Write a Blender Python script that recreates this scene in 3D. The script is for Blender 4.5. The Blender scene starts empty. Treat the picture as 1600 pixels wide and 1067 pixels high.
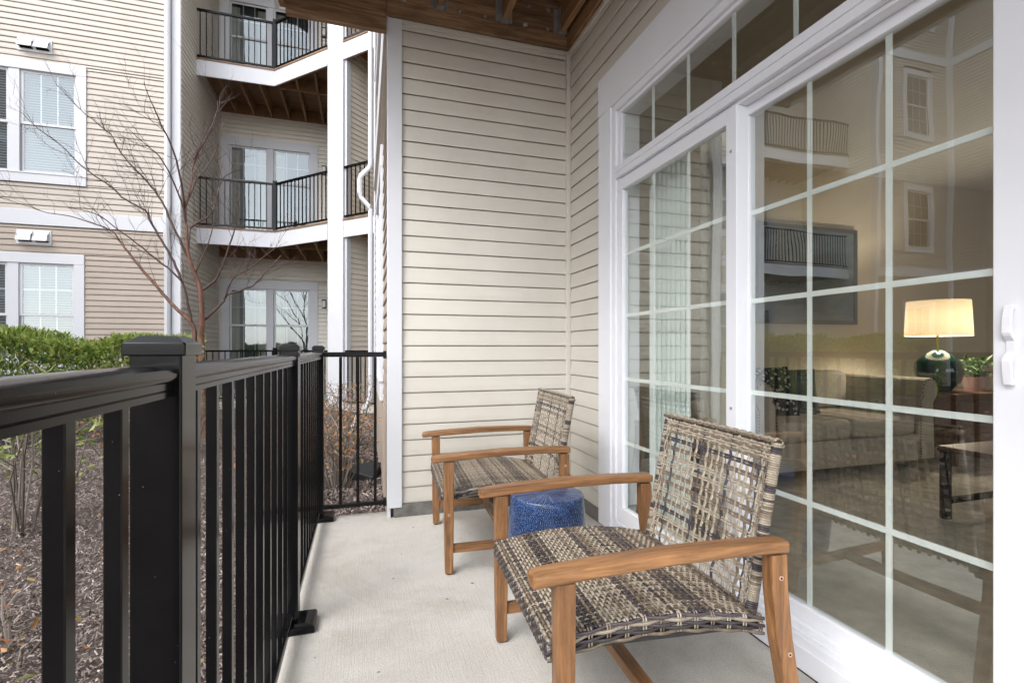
import bpy, math, random
import numpy as np
from mathutils import Vector, Matrix

R = math.radians
SC = bpy.context.scene
COL = SC.collection

# ------------------------------------------------------------------ camera, sky, sun, exposure
cam_d = bpy.data.cameras.new("camera")
cam = bpy.data.objects.new("camera", cam_d)
COL.objects.link(cam)
cam.location = (0.0, 0.0, 1.13)
cam.rotation_euler = (R(90), 0, R(-17.07))
cam_d.sensor_width = 36.0
cam_d.lens = 755.6 / 1600 * 36
cam_d.shift_y = 10.5 / 1600
cam_d.clip_start = 0.02
cam_d.clip_end = 500
SC.camera = cam

SUN_EL, SUN_AZ = 46.0, 238.0          # azimuth the light comes from, clockwise from +Y
world = bpy.data.worlds.new("World")
SC.world = world
world.use_nodes = True
wn = world.node_tree
wn.nodes.clear()
w_out = wn.nodes.new("ShaderNodeOutputWorld")
w_bg = wn.nodes.new("ShaderNodeBackground")
w_sky = wn.nodes.new("ShaderNodeTexSky")
w_sky.sky_type = 'NISHITA'
w_sky.sun_disc = False
w_sky.sun_elevation = R(SUN_EL)
w_sky.sun_rotation = R(SUN_AZ)
w_sky.dust_density = 1.0
w_hs = wn.nodes.new("ShaderNodeHueSaturation")      # overcast: most of the blue is gone
w_hs.inputs['Saturation'].default_value = 0.2
wn.links.new(w_sky.outputs[0], w_hs.inputs['Color'])
wn.links.new(w_hs.outputs[0], w_bg.inputs['Color'])
w_bg.inputs['Strength'].default_value = 0.15
wn.links.new(w_bg.outputs[0], w_out.inputs[0])

sun_d = bpy.data.lights.new("sun", 'SUN')
sun_d.energy = 1.05
sun_d.angle = R(45)
sun_d.color = (1.0, 0.96, 0.9)
sun = bpy.data.objects.new("sun", sun_d)
COL.objects.link(sun)
_a, _e = R(SUN_AZ), R(SUN_EL)
_d = Vector((math.sin(_a) * math.cos(_e), math.cos(_a) * math.cos(_e), math.sin(_e)))
sun.rotation_euler = _d.to_track_quat('Z', 'Y').to_euler()
sun.location = _d * 40

SC.view_settings.view_transform = 'Standard'
SC.view_settings.look = 'None'
SC.view_settings.gamma = 1.0
SC.view_settings.use_curve_mapping = False
SC.view_settings.exposure = 1.97
SC.render.engine = 'CYCLES'
SC.cycles.use_denoising = True
SC.cycles.max_bounces = 10
SC.cycles.transparent_max_bounces = 16
SC.cycles.sample_clamp_indirect = 6.0

# ------------------------------------------------------------------ materials
def srgb(r, g, b):
    f = lambda c: (c / 255 / 12.92) if c <= 10 else ((c / 255 + 0.055) / 1.055) ** 2.4
    return (f(r), f(g), f(b))

class NT:
    def __init__(s, name):
        s.m = bpy.data.materials.new(name)
        s.m.use_nodes = True
        s.t = s.m.node_tree
        s.b = s.t.nodes['Principled BSDF']
        s.out = s.t.nodes['Material Output']
    def n(s, typ, **kw):
        nd = s.t.nodes.new(typ)
        for k, v in kw.items():
            if k in nd.inputs: nd.inputs[k].default_value = v
            else: setattr(nd, k, v)
        return nd
    def l(s, a, b): s.t.links.new(a, b)
    def coords(s, scale=(1, 1, 1), out='Object', rot=(0, 0, 0)):
        tc = s.n('ShaderNodeTexCoord')
        mp = s.n('ShaderNodeMapping')
        mp.inputs['Scale'].default_value = scale
        mp.inputs['Rotation'].default_value = rot
        s.l(tc.outputs[out], mp.inputs['Vector'])
        return mp.outputs[0]
    def noise(s, vec, scale, detail=4.0, rough=0.6, dist=0.0):
        nd = s.n('ShaderNodeTexNoise')
        nd.inputs['Scale'].default_value = scale
        nd.inputs['Detail'].default_value = detail
        nd.inputs['Roughness'].default_value = rough
        nd.inputs['Distortion'].default_value = dist
        s.l(vec, nd.inputs['Vector'])
        return nd.outputs['Fac']
    def ramp(s, fac, stops, interp='LINEAR'):
        r = s.n('ShaderNodeValToRGB')
        r.color_ramp.interpolation = interp
        el = r.color_ramp.elements
        while len(el) < len(stops): el.new(0.5)
        for e, (p, c) in zip(el, stops):
            e.position = p
            e.color = (*c, 1) if len(c) == 3 else c
        s.l(fac, r.inputs[0])
        return r.outputs[0]
    def mix(s, fac, a, b, mode='MIX'):
        mx = s.n('ShaderNodeMix', data_type='RGBA', blend_type=mode)
        if isinstance(fac, (int, float)): mx.inputs[0].default_value = fac
        else: s.l(fac, mx.inputs[0])
        for i, q in ((6, a), (7, b)):
            if isinstance(q, tuple): mx.inputs[i].default_value = (*q[:3], 1)
            else: s.l(q, mx.inputs[i])
        return mx.outputs[2]
    def bump(s, h, strength=0.3, dist=0.01, normal=None):
        b = s.n('ShaderNodeBump')
        b.inputs['Strength'].default_value = strength
        b.inputs['Distance'].default_value = dist
        s.l(h, b.inputs['Height'])
        if normal is not None: s.l(normal, b.inputs['Normal'])
        return b.outputs[0]

def mul(c, k): return tuple(min(1, x * k) for x in c)

def pm(name, base, rough=0.5, var=0.08, scale=6, bump=0.0, bscale=80, stretch=(1, 1, 1), bdist=0.004,
       metal=0.0, coat=0.0, perobj=0.0, spec=0.5):
    m = NT(name)
    v = m.coords(stretch)
    f = m.noise(v, scale)
    c = m.ramp(f, [(0.25, mul(base, 1 - var)), (0.75, mul(base, 1 + var))])
    if perobj:
        oi = m.n('ShaderNodeObjectInfo')
        c2 = m.ramp(oi.outputs['Random'], [(0, (1 - perobj,) * 3), (1, (1.0,) * 3)])
        c = m.mix(1.0, c, c2, 'MULTIPLY')
    m.l(c, m.b.inputs['Base Color'])
    m.b.inputs['Roughness'].default_value = rough
    m.b.inputs['Metallic'].default_value = metal
    m.b.inputs['Coat Weight'].default_value = coat
    m.b.inputs['Specular IOR Level'].default_value = spec
    if bump:
        m.l(m.bump(m.noise(v, bscale, 3), bump, bdist), m.b.inputs['Normal'])
    return m.m

def vinyl(name, base, var=0.05):
    m = NT(name)
    v = m.coords()
    big = m.noise(v, 1.3, 5, 0.65)
    c = m.ramp(big, [(0.3, mul(base, 1 - var * 1.6)), (0.7, mul(base, 1 + var))])
    st = m.noise(m.coords((6, 6, 60)), 3.0, 4)           # faint embossed wood grain running with the board
    oi = m.n('ShaderNodeObjectInfo')
    c2 = m.ramp(oi.outputs['Random'], [(0, (0.955,) * 3), (1, (1.0,) * 3)])
    c = m.mix(1.0, c, c2, 'MULTIPLY')
    dirt = m.ramp(m.noise(m.coords((1, 1, 0.5)), 4.0, 6, 0.7), [(0.55, (1, 1, 1)), (0.8, (0.9, 0.87, 0.82))])
    c = m.mix(0.6, c, dirt, 'MULTIPLY')
    m.l(c, m.b.inputs['Base Color'])
    m.b.inputs['Roughness'].default_value = 0.48
    m.l(m.bump(st, 0.12, 0.002), m.b.inputs['Normal'])
    return m.m

def glass_mat(name, tint, ior, wave=0.0, wscale=1.4, refl_tint=(1, 1, 1)):
    m = NT(name)
    m.t.nodes.remove(m.b)
    tr = m.n('ShaderNodeBsdfTransparent'); tr.inputs[0].default_value = (*tint, 1)
    gl = m.n('ShaderNodeBsdfGlossy'); gl.inputs['Roughness'].default_value = 0.0
    gl.inputs['Color'].default_value = (*refl_tint, 1)
    lw = m.n('ShaderNodeLayerWeight'); lw.inputs['Blend'].default_value = 0.5
    pw = m.n('ShaderNodeMath', operation='POWER'); pw.inputs[1].default_value = 5.0
    m.l(lw.outputs['Facing'], pw.inputs[0])
    fr = m.n('ShaderNodeMapRange'); fr.inputs['To Min'].default_value = ior; fr.inputs['To Max'].default_value = 1.0
    m.l(pw.outputs[0], fr.inputs['Value'])
    if wave:
        h = m.noise(m.coords(), wscale, 2.0, 0.5)
        nb = m.bump(h, wave, 0.05)
        m.l(nb, gl.inputs['Normal'])
    mx = m.n('ShaderNodeMixShader')
    m.l(fr.outputs[0], mx.inputs[0]); m.l(tr.outputs[0], mx.inputs[1]); m.l(gl.outputs[0], mx.inputs[2])
    m.l(mx.outputs[0], m.out.inputs[0])
    return m.m

def island_mat(name, stops, rough=0.5, trans=0.0, coat=0.0, backmul=None, spec=0.5):
    m = NT(name)
    g = m.n('ShaderNodeNewGeometry')
    c = m.ramp(g.outputs['Random Per Island'], stops)
    m.l(c, m.b.inputs['Base Color'])
    m.b.inputs['Roughness'].default_value = rough
    m.b.inputs['Coat Weight'].default_value = coat
    m.b.inputs['Specular IOR Level'].default_value = spec
    if trans:
        tl = m.n('ShaderNodeBsdfTranslucent')
        m.l(c, tl.inputs[0])
        mx = m.n('ShaderNodeMixShader'); mx.inputs[0].default_value = trans
        m.l(m.b.outputs[0], mx.inputs[1]); m.l(tl.outputs[0], mx.inputs[2])
        m.l(mx.outputs[0], m.out.inputs[0])
    return m.m

def wood_mat(name, light, dark, axis, rough=0.45, sc=1.0, perobj=0.25, coat=0.0):
    m = NT(name)
    st = {'x': (1.2, 14, 14), 'y': (14, 1.2, 14), 'z': (14, 14, 1.2)}[axis]
    oi = m.n('ShaderNodeObjectInfo')
    tc = m.n('ShaderNodeTexCoord')
    ad = m.n('ShaderNodeVectorMath', operation='ADD')
    m.l(tc.outputs['Object'], ad.inputs[0])
    mm = m.n('ShaderNodeMath', operation='MULTIPLY'); mm.inputs[1].default_value = 7.0
    m.l(oi.outputs['Random'], mm.inputs[0]); m.l(mm.outputs[0], ad.inputs[1])
    mp = m.n('ShaderNodeMapping'); mp.inputs['Scale'].default_value = tuple(k * sc for k in st)
    m.l(ad.outputs[0], mp.inputs[0])
    f1 = m.noise(mp.outputs[0], 1.6, 5, 0.6, 1.3)
    mp2 = m.n('ShaderNodeMapping'); mp2.inputs['Scale'].default_value = tuple(k * sc * 5 for k in st)
    m.l(ad.outputs[0], mp2.inputs[0])
    f2 = m.noise(mp2.outputs[0], 2.0, 3, 0.6)
    c = m.ramp(f1, [(0.28, dark), (0.5, tuple((a + b) / 2 for a, b in zip(light, dark))), (0.68, light)])
    fine = m.ramp(f2, [(0.35, (0.62,) * 3), (0.62, (1.05,) * 3)])
    c = m.mix(0.85, c, fine, 'MULTIPLY')
    pv = m.ramp(oi.outputs['Random'], [(0, (1 - perobj,) * 3), (1, (1,) * 3)])
    c = m.mix(1.0, c, pv, 'MULTIPLY')
    m.l(c, m.b.inputs['Base Color'])
    m.b.inputs['Roughness'].default_value = rough
    m.b.inputs['Coat Weight'].default_value = coat
    m.l(m.bump(f2, 0.15, 0.002), m.b.inputs['Normal'])
    return m.m

M = {}
M['beige'] = vinyl('vinyl_beige', srgb(204, 199, 190))
M['cream'] = vinyl('vinyl_cream', srgb(183, 174, 165))
M['bay'] = vinyl('vinyl_beige_lifted', srgb(228, 222, 211))  # beige siding with fill light for the shaded bays put into its colour
M['tan'] = vinyl('vinyl_tan', srgb(167, 154, 142))
M['white'] = pm('white_trim', (0.60, 0.61, 0.65), 0.42, 0.03, 3, 0.05, 60)
M['door_white'] = pm('white_vinyl_frame', (0.745, 0.755, 0.81), 0.35, 0.025, 4, 0.04, 90)
M['muntin'] = pm('muntin_white', (0.82, 0.84, 0.835), 0.45, 0.02, 4)
M['core'] = pm('wall_core', (0.05, 0.048, 0.045), 0.9, 0.1)
M['black_groove'] = pm('black_gap', (0.01, 0.01, 0.01), 0.9)

def metal_black():
    m = NT('black_powder_coat')
    v = m.coords()
    f = m.noise(v, 9, 5, 0.7)
    c = m.ramp(f, [(0.3, (0.003, 0.003, 0.0036)), (0.75, (0.006, 0.0058, 0.0064))])
    vo = m.n('ShaderNodeTexVoronoi'); vo.inputs['Scale'].default_value = 75
    m.l(v, vo.inputs['Vector'])
    sp = m.ramp(vo.outputs['Distance'], [(0.0, (1, 1, 1)), (0.03, (1, 1, 1)), (0.05, (0, 0, 0))])
    wn_ = m.ramp(m.noise(v, 23, 2), [(0.47, (0, 0, 0)), (0.56, (1, 1, 1))])
    k = m.mix(1.0, sp, wn_, 'MULTIPLY')
    c = m.mix(k, c, (0.2, 0.19, 0.17))                    # pollen and dust specks
    m.l(c, m.b.inputs['Base Color'])
    m.b.inputs['Roughness'].default_value = 0.16
    m.b.inputs['Specular IOR Level'].default_value = 0.22
    m.l(m.bump(m.noise(v, 320, 2), 0.03, 0.001), m.b.inputs['Normal'])
    return m.m
M['black'] = metal_black()
M['blackp'] = pm('black_plastic', (0.018, 0.018, 0.02), 0.45, 0.2, 12)

def concrete():
    m = NT('broom_finished_concrete')
    v = m.coords()
    base = m.ramp(m.noise(v, 2.2, 8, 0.7), [(0.3, (0.49, 0.465, 0.43)), (0.7, (0.61, 0.59, 0.555))])
    fine = m.ramp(m.noise(v, 190, 3), [(0.3, (0.74,) * 3), (0.7, (1.08,) * 3)])
    c = m.mix(1.0, base, fine, 'MULTIPLY')
    stain = m.ramp(m.noise(m.coords((1.2, 1, 1)), 1.3, 6, 0.75, 0.6), [(0.48, (1, 1, 1)), (0.70, (0.74, 0.71, 0.66))])
    pore = m.ramp(m.noise(v, 75, 4, 0.7), [(0.60, (1, 1, 1)), (0.70, (0.80, 0.78, 0.75))])
    c = m.mix(1.0, c, pore, 'MULTIPLY')
    c = m.mix(0.9, c, stain, 'MULTIPLY')
    vo = m.n('ShaderNodeTexVoronoi'); vo.inputs['Scale'].default_value = 7.5
    m.l(v, vo.inputs['Vector'])
    sp = m.ramp(vo.outputs['Distance'], [(0.0, (1, 1, 1)), (0.03, (1, 1, 1)), (0.05, (0, 0, 0))])
    gate = m.ramp(m.noise(v, 3, 2), [(0.56, (0, 0, 0)), (0.6, (1, 1, 1))])
    c = m.mix(m.mix(1.0, sp, gate, 'MULTIPLY'), c, (0.12, 0.10, 0.085))
    m.l(c, m.b.inputs['Base Color'])
    m.b.inputs['Roughness'].default_value = 0.85
    br = m.noise(m.coords((120, 5, 5)), 1.0, 4, 0.7)       # broom lines run along the patio
    nb = m.bump(br, 0.35, 0.005)
    m.l(m.bump(m.noise(v, 160, 3), 0.4, 0.004, nb), m.b.inputs['Normal'])
    return m.m
M['concrete'] = concrete()
M['foundation'] = pm('foundation_block', (0.15, 0.145, 0.135), 0.9, 0.35, 14, 0.5, 70, bdist=0.01)
M['soil'] = pm('mulch_soil', (0.10, 0.078, 0.07), 0.95, 0.45, 18, 0.8, 60, bdist=0.03)
M['mulch'] = island_mat('mulch_chips', [(0, (0.06, 0.042, 0.036)), (0.35, (0.135, 0.102, 0.09)), (0.7, (0.215, 0.172, 0.156)), (0.92, (0.30, 0.25, 0.23)), (1, (0.48, 0.42, 0.37))], 0.9)
M['deadleaf'] = island_mat('fallen_leaves', [(0, (0.18, 0.09, 0.04)), (0.5, (0.32, 0.17, 0.07)), (1, (0.34, 0.29, 0.10))], 0.6, 0.25)
M['laurel'] = island_mat('laurel_leaves', [(0, (0.08, 0.125, 0.028)), (0.4, (0.20, 0.29, 0.06)), (0.75, (0.34, 0.42, 0.10)), (0.95, (0.44, 0.50, 0.20)), (1, (0.40, 0.30, 0.09))], 0.42, 0.45, 0.0, spec=0.4)
M['nandina'] = island_mat('nandina_leaves', [(0, (0.09, 0.10, 0.03)), (0.3, (0.25, 0.16, 0.05)), (0.6, (0.45, 0.16, 0.05)), (0.85, (0.5, 0.25, 0.09)), (1, (0.25, 0.22, 0.16))], 0.5, 0.3)
M['paleleaf'] = island_mat('pale_green_leaves', [(0, (0.10, 0.15, 0.03)), (0.6, (0.2, 0.26, 0.06)), (1, (0.35, 0.36, 0.12))], 0.4, 0.3, 0.15)
M['twig'] = island_mat('grey_twigs', [(0, (0.08, 0.06, 0.048)), (0.5, (0.17, 0.14, 0.12)), (1, (0.33, 0.29, 0.25))], 0.8)
M['bark'] = pm('red_brown_bark', (0.135, 0.062, 0.042), 0.6, 0.75, 22, 0.5, 60, (1, 1, 0.3), 0.01)
M['branch'] = island_mat('branch_bark', [(0, (0.03, 0.014, 0.012)), (0.6, (0.06, 0.03, 0.025)), (1, (0.14, 0.088, 0.074))], 0.6)

M['beam'] = wood_mat('stained_beam_wood', (0.50, 0.31, 0.17), (0.12, 0.06, 0.03), 'x', 0.7, 0.8)
M['joist'] = wood_mat('stained_joist_wood', (0.44, 0.255, 0.12), (0.22, 0.115, 0.052), 'y', 0.7, 0.8)
M['deck'] = wood_mat('deck_board_wood', (0.36, 0.22, 0.125), (0.17, 0.098, 0.056), 'x', 0.75, 0.8)
M['galv'] = pm('galvanized_steel', (0.45, 0.46, 0.48), 0.45, 0.25, 20, metal=0.7)
TL, TD = (0.39, 0.195, 0.080), (0.15, 0.064, 0.025)
M['teak_x'] = wood_mat('oiled_hardwood_lengthwise', TL, TD, 'x', 0.42, 0.9, 0.15)
M['teak_y'] = wood_mat('oiled_hardwood_crosswise', TL, TD, 'y', 0.42, 1.0, 0.15)
M['teak_z'] = wood_mat('oiled_hardwood_upright', TL, TD, 'z', 0.42, 1.0, 0.15)
M['copper'] = pm('screw_ring', (0.75, 0.5, 0.4), 0.35, 0.1, metal=0.6)
def wick(name, base, var=0.35):
    m = NT(name)
    g = m.n('ShaderNodeNewGeometry')
    rnd = m.ramp(g.outputs['Random Per Island'], [(0, mul(base, 1 - var)), (1, mul(base, 1 + var * 0.6))])
    f = m.ramp(m.noise(m.coords(), 60, 3), [(0.35, (0.72,) * 3), (0.65, (1.06,) * 3)])
    m.l(m.mix(1.0, rnd, f, 'MULTIPLY'), m.b.inputs['Base Color'])
    m.b.inputs['Roughness'].default_value = 0.42
    return m.m
M['w_tan'] = wick('wicker_tan', (0.38, 0.325, 0.255), 0.2)
M['w_brown'] = wick('wicker_brown', (0.20, 0.155, 0.115))
M['w_dark'] = wick('wicker_dark', (0.066, 0.054, 0.060), 0.45)

def blue_glaze():
    m = NT('blue_ceramic_glaze')
    tc = m.n('ShaderNodeTexCoord')
    # cylinder coordinates: angle and height -> feathered chevron marks
    sx = m.n('ShaderNodeSeparateXYZ'); m.l(tc.outputs['Object'], sx.inputs[0])
    at = m.n('ShaderNodeMath', operation='ARCTAN2'); m.l(sx.outputs[1], at.inputs[0]); m.l(sx.outputs[0], at.inputs[1])
    cb = m.n('ShaderNodeCombineXYZ')
    ms = m.n('ShaderNodeMath', operation='MULTIPLY'); ms.inputs[1].default_value = 0.17; m.l(at.outputs[0], ms.inputs[0])
    m.l(ms.outputs[0], cb.inputs[0]); m.l(sx.outputs[2], cb.inputs[1])
    z = m.n('ShaderNodeMath', operation='MULTIPLY'); z.inputs[1].default_value = 62; m.l(sx.outputs[2], z.inputs[0])
    sn = m.n('ShaderNodeMath', operation='SINE'); m.l(z.outputs[0], sn.inputs[0])
    a2 = m.n('ShaderNodeMath', operation='MULTIPLY'); a2.inputs[1].default_value = 0.013; m.l(sn.outputs[0], a2.inputs[0])
    ad = m.n('ShaderNodeMath', operation='ADD'); m.l(ms.outputs[0], ad.inputs[0]); m.l(a2.outputs[0], ad.inputs[1])
    nz = m.noise(cb.outputs[0], 45, 2); nm = m.n('ShaderNodeMath', operation='MULTIPLY'); nm.inputs[1].default_value = 0.016
    m.l(nz, nm.inputs[0])
    ad2 = m.n('ShaderNodeMath', operation='ADD'); m.l(ad.outputs[0], ad2.inputs[0]); m.l(nm.outputs[0], ad2.inputs[1])
    fr = m.n('ShaderNodeMath', operation='MULTIPLY'); fr.inputs[1].default_value = 760; m.l(ad2.outputs[0], fr.inputs[0])
    s2 = m.n('ShaderNodeMath', operation='SINE'); m.l(fr.outputs[0], s2.inputs[0])
    brk = m.ramp(m.noise(cb.outputs[0], 170, 3), [(0.44, (0, 0, 0)), (0.56, (1, 1, 1))])
    pr = m.n('ShaderNodeMath', operation='MULTIPLY'); m.l(s2.outputs[0], pr.inputs[0]); m.l(brk, pr.inputs[1])
    blot = m.noise(tc.outputs['Object'], 26, 4)
    base = m.ramp(blot, [(0.3, (0.004, 0.011, 0.05)), (0.58, (0.010, 0.032, 0.125)), (0.8, (0.04, 0.10, 0.27))])
    mk = m.ramp(pr.outputs[0], [(0.0, (0, 0, 0)), (0.25, (0, 0, 0)), (0.8, (1, 1, 1))])
    c = m.mix(mk, base, (0.13, 0.25, 0.48))
    m.l(c, m.b.inputs['Base Color'])
    m.b.inputs['Roughness'].default_value = 0.2
    m.b.inputs['Coat Weight'].default_value = 0.25
    m.l(m.bump(pr.outputs[0], 0.35, 0.002), m.b.inputs['Normal'])
    return m.m
M['glaze'] = blue_glaze()

M['glass'] = glass_mat('door_glass', (0.90, 0.93, 0.91), 0.23, 0.035, 1.7, (0.93, 0.97, 0.96))
M['glass_far'] = glass_mat('window_glass', (0.62, 0.68, 0.69), 0.16, 0.05, 1.6, (0.9, 0.97, 1.0))
M['blind'] = pm('blind_slats', (0.30, 0.32, 0.345), 0.6, 0.04, 6)
M['vane'] = pm('vertical_vane', (0.80, 0.875, 0.85), 0.6, 0.04, 6)
M['drape'] = pm('linen_drape', (0.55, 0.50, 0.42), 0.85, 0.08, 30)
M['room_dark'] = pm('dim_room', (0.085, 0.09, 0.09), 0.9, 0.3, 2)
M['paint'] = pm('tan_wall_paint', srgb(194, 182, 160), 0.8, 0.03, 3)
M['ceil'] = pm('ceiling_paint', (0.42, 0.40, 0.36), 0.9, 0.02, 3)
M['carpet'] = pm('beige_carpet', (0.55, 0.49, 0.40), 1.0, 0.28, 9, 0.9, 240, bdist=0.012)
M['sofa'] = pm('sofa_linen', (0.42, 0.36, 0.29), 0.9, 0.1, 12, 0.3, 300)
M['nail'] = pm('nailhead_bronze', (0.09, 0.06, 0.04), 0.4, metal=0.6)
def pillow_mat():
    m = NT('black_white_pillow')
    vo = m.n('ShaderNodeTexVoronoi'); vo.inputs['Scale'].default_value = 26
    m.l(m.coords((1, 1, 1)), vo.inputs['Vector'])
    c = m.ramp(vo.outputs['Distance'], [(0.30, (0.45, 0.43, 0.38)), (0.38, (0.02, 0.02, 0.022))])
    m.l(c, m.b.inputs['Base Color']); m.b.inputs['Roughness'].default_value = 0.9
    return m.m
M['pillow'] = pillow_mat()
M['pillow2'] = pm('grey_green_pillow', (0.10, 0.11, 0.095), 0.9, 0.6, 10)
M['lampgreen'] = pm('green_ceramic', (0.01, 0.035, 0.03), 0.12, 0.3, 8, coat=0.5)
M['walnut'] = wood_mat('brown_table_wood', (0.20, 0.10, 0.05), (0.10, 0.05, 0.025), 'x', 0.4)
M['brass'] = pm('brass', (0.5, 0.36, 0.16), 0.3, metal=0.9)
M['plant'] = island_mat('house_plant_leaves', [(0, (0.03, 0.07, 0.02)), (1, (0.10, 0.17, 0.04))], 0.4, 0.2)
M['pink'] = pm('pink_pot_glaze', (0.36, 0.22, 0.19), 0.5)
def shade_mat():
    m = NT('lit_lamp_shade')
    m.b.inputs['Base Color'].default_value = (0.55, 0.47, 0.37, 1)
    m.b.inputs['Roughness'].default_value = 0.9
    tl = m.n('ShaderNodeBsdfTranslucent'); tl.inputs[0].default_value = (0.40, 0.32, 0.21, 1)
    mx = m.n('ShaderNodeMixShader'); mx.inputs[0].default_value = 0.22
    m.l(m.b.outputs[0], mx.inputs[1]); m.l(tl.outputs[0], mx.inputs[2]); m.l(mx.outputs[0], m.out.inputs[0])
    return m.m
M['shade'] = shade_mat()
def art_mat():
    m = NT('abstract_canvas')
    f = m.noise(m.coords((0.8, 1, 2.2)), 2.0, 5, 0.6, 1.0)
    c = m.ramp(f, [(0.3, (0.02, 0.03, 0.05)), (0.5, (0.05, 0.08, 0.11)), (0.62, (0.10, 0.12, 0.12)), (0.75, (0.18, 0.17, 0.14))])
    m.l(c, m.b.inputs['Base Color'])
    return m.m
M['art'] = art_mat()
M['lampglass'] = pm('frosted_glass', (0.75, 0.75, 0.72), 0.4)

# ------------------------------------------------------------------ mesh building
class MB:
    """collects faces; optional 2D frame: local (s,d,z) -> P + a*s + n*d"""
    def __init__(s, frame=None):
        s.v, s.f, s.mi = [], [], []
        s.fr = frame
        s.flip = False
        if frame:
            P, a, n = frame
            s.flip = (a[0] * n[1] - a[1] * n[0]) < 0
    def pt(s, p):
        if s.fr:
            P, a, n = s.fr
            return (P[0] + a[0] * p[0] + n[0] * p[1], P[1] + a[1] * p[0] + n[1] * p[1], p[2])
        return tuple(p)
    def add(s, pts, faces, mi=0):
        b = len(s.v)
        s.v.extend(s.pt(p) for p in pts)
        for f in faces:
            f = [b + i for i in f]
            s.f.append(f[::-1] if s.flip else f)
            s.mi.append(mi)
        return s
    def box(s, x0, x1, y0, y1, z0, z1, mi=0):
        if x0 > x1: x0, x1 = x1, x0
        if y0 > y1: y0, y1 = y1, y0
        p = [(x0, y0, z0), (x1, y0, z0), (x1, y1, z0), (x0, y1, z0), (x0, y0, z1), (x1, y0, z1), (x1, y1, z1), (x0, y1, z1)]
        return s.add(p, [(0, 3, 2, 1), (4, 5, 6, 7), (0, 1, 5, 4), (1, 2, 6, 5), (2, 3, 7, 6), (3, 0, 4, 7)], mi)
    def loft(s, rings, mi=0, cap=True, closed=True):
        n = len(rings[0])
        pts = [p for r in rings for p in r]
        fs = []
        for i in range(len(rings) - 1):
            for j in range(n if closed else n - 1):
                k = (j + 1) % n
                fs.append((i * n + j, i * n + k, (i + 1) * n + k, (i + 1) * n + j))
        if cap and closed:
            fs.append(tuple(range(n))[::-1])
            fs.append(tuple((len(rings) - 1) * n + j for j in range(n)))
        return s.add(pts, fs, mi)
    def bar(s, p0, p1, w, h, up=(0, 0, 1), mi=0):
        p0, p1 = Vector(p0), Vector(p1)
        t = (p1 - p0).normalized()
        sd = t.cross(Vector(up))
        if sd.length < 1e-6: sd = t.cross(Vector((1, 0, 0)))
        sd.normalize(); u = sd.cross(t)
        rs = []
        for c in (p0, p1):
            rs.append([tuple(c + sd * (a * w / 2) + u * (b * h / 2)) for a, b in ((-1, -1), (1, -1), (1, 1), (-1, 1))])
        return s.loft(rs, mi)
    def tube(s, pts, rad, n=6, mi=0, cap=True):
        pts = [Vector(p) for p in pts]
        if isinstance(rad, (int, float)): rad = [rad] * len(pts)
        rs = []
        ref = Vector((0.3, 0.2, 0.93))
        for i, p in enumerate(pts):
            t = (pts[min(i + 1, len(pts) - 1)] - pts[max(i - 1, 0)]).normalized()
            a = t.cross(ref)
            if a.length < 1e-3: a = t.cross(Vector((1, 0, 0)))
            a.normalize(); b = t.cross(a)
            rs.append([tuple(p + (a * math.cos(q) + b * math.sin(q)) * rad[i]) for q in (2 * math.pi * k / n for k in range(n))])
        return s.loft(rs, mi, cap)
    def lathe(s, prof, c=(0, 0), n=32, mi=0, cap=True):
        rs = [[(c[0] + r * math.cos(2 * math.pi * k / n), c[1] + r * math.sin(2 * math.pi * k / n), z) for k in range(n)] for r, z in prof]
        return s.loft(rs, mi, cap)
    def prism(s, poly, z0, z1, mi=0):
        return s.loft([[(x, y, z0) for x, y in poly], [(x, y, z1) for x, y in poly]], mi)
    def mesh(s, name, mats, smooth=False):
        me = bpy.data.meshes.new(name)
        me.from_pydata(s.v, [], s.f)
        for m in (mats if isinstance(mats, (list, tuple)) else [mats]): me.materials.append(m)
        me.polygons.foreach_set('material_index', s.mi)
        if smooth: me.polygons.foreach_set('use_smooth', [True] * len(s.f))
        me.update()
        return me
    def build(s, name, mats, parent=None, smooth=False, bevel=0.0, seg=2, kind=None, label=None, angle=None):
        return obj(name, s.mesh(name, mats, smooth), parent, bevel, seg, kind, label, angle)

def obj(name, me, parent=None, bevel=0.0, seg=2, kind=None, label=None, angle=None):
    o = bpy.data.objects.new(name, me)
    COL.objects.link(o)
    if parent is not None:
        o.parent = parent
        if 'world_built' in parent.keys():
            o.matrix_parent_inverse = Matrix.Translation(-Vector(parent.location))
    if bevel:
        b = o.modifiers.new('bevel', 'BEVEL'); b.width = bevel; b.segments = seg; b.limit_method = 'ANGLE'; b.angle_limit = R(40)
        b.harden_normals = False
    if angle:
        try:
            o.data.set_sharp_from_angle(angle=R(angle))
        except Exception: pass
    if kind: o['kind'] = kind
    if label: o['label'] = label
    return o

def thing(name, label, cat, loc=(0, 0, 0), world_built=True, group=None, rotz=0.0):
    o = bpy.data.objects.new(name, None)
    o.empty_display_size = 0.1
    COL.objects.link(o)
    o.location = loc
    o.rotation_euler = (0, 0, rotz)
    if world_built: o['world_built'] = True
    o['label'] = label; o['category'] = cat
    if group: o['group'] = group
    return o

def tag(o, label, cat=None, group=None, kind=None):
    o['label'] = label
    if cat: o['category'] = cat
    if group: o['group'] = group
    if kind: o['kind'] = kind
    return o

def struct(name, mb, mats, label, **kw):
    o = mb.build(name, mats, None, **kw)
    o['kind'] = 'structure'; o['label'] = label
    return o
rnd = random.Random(7)

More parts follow.
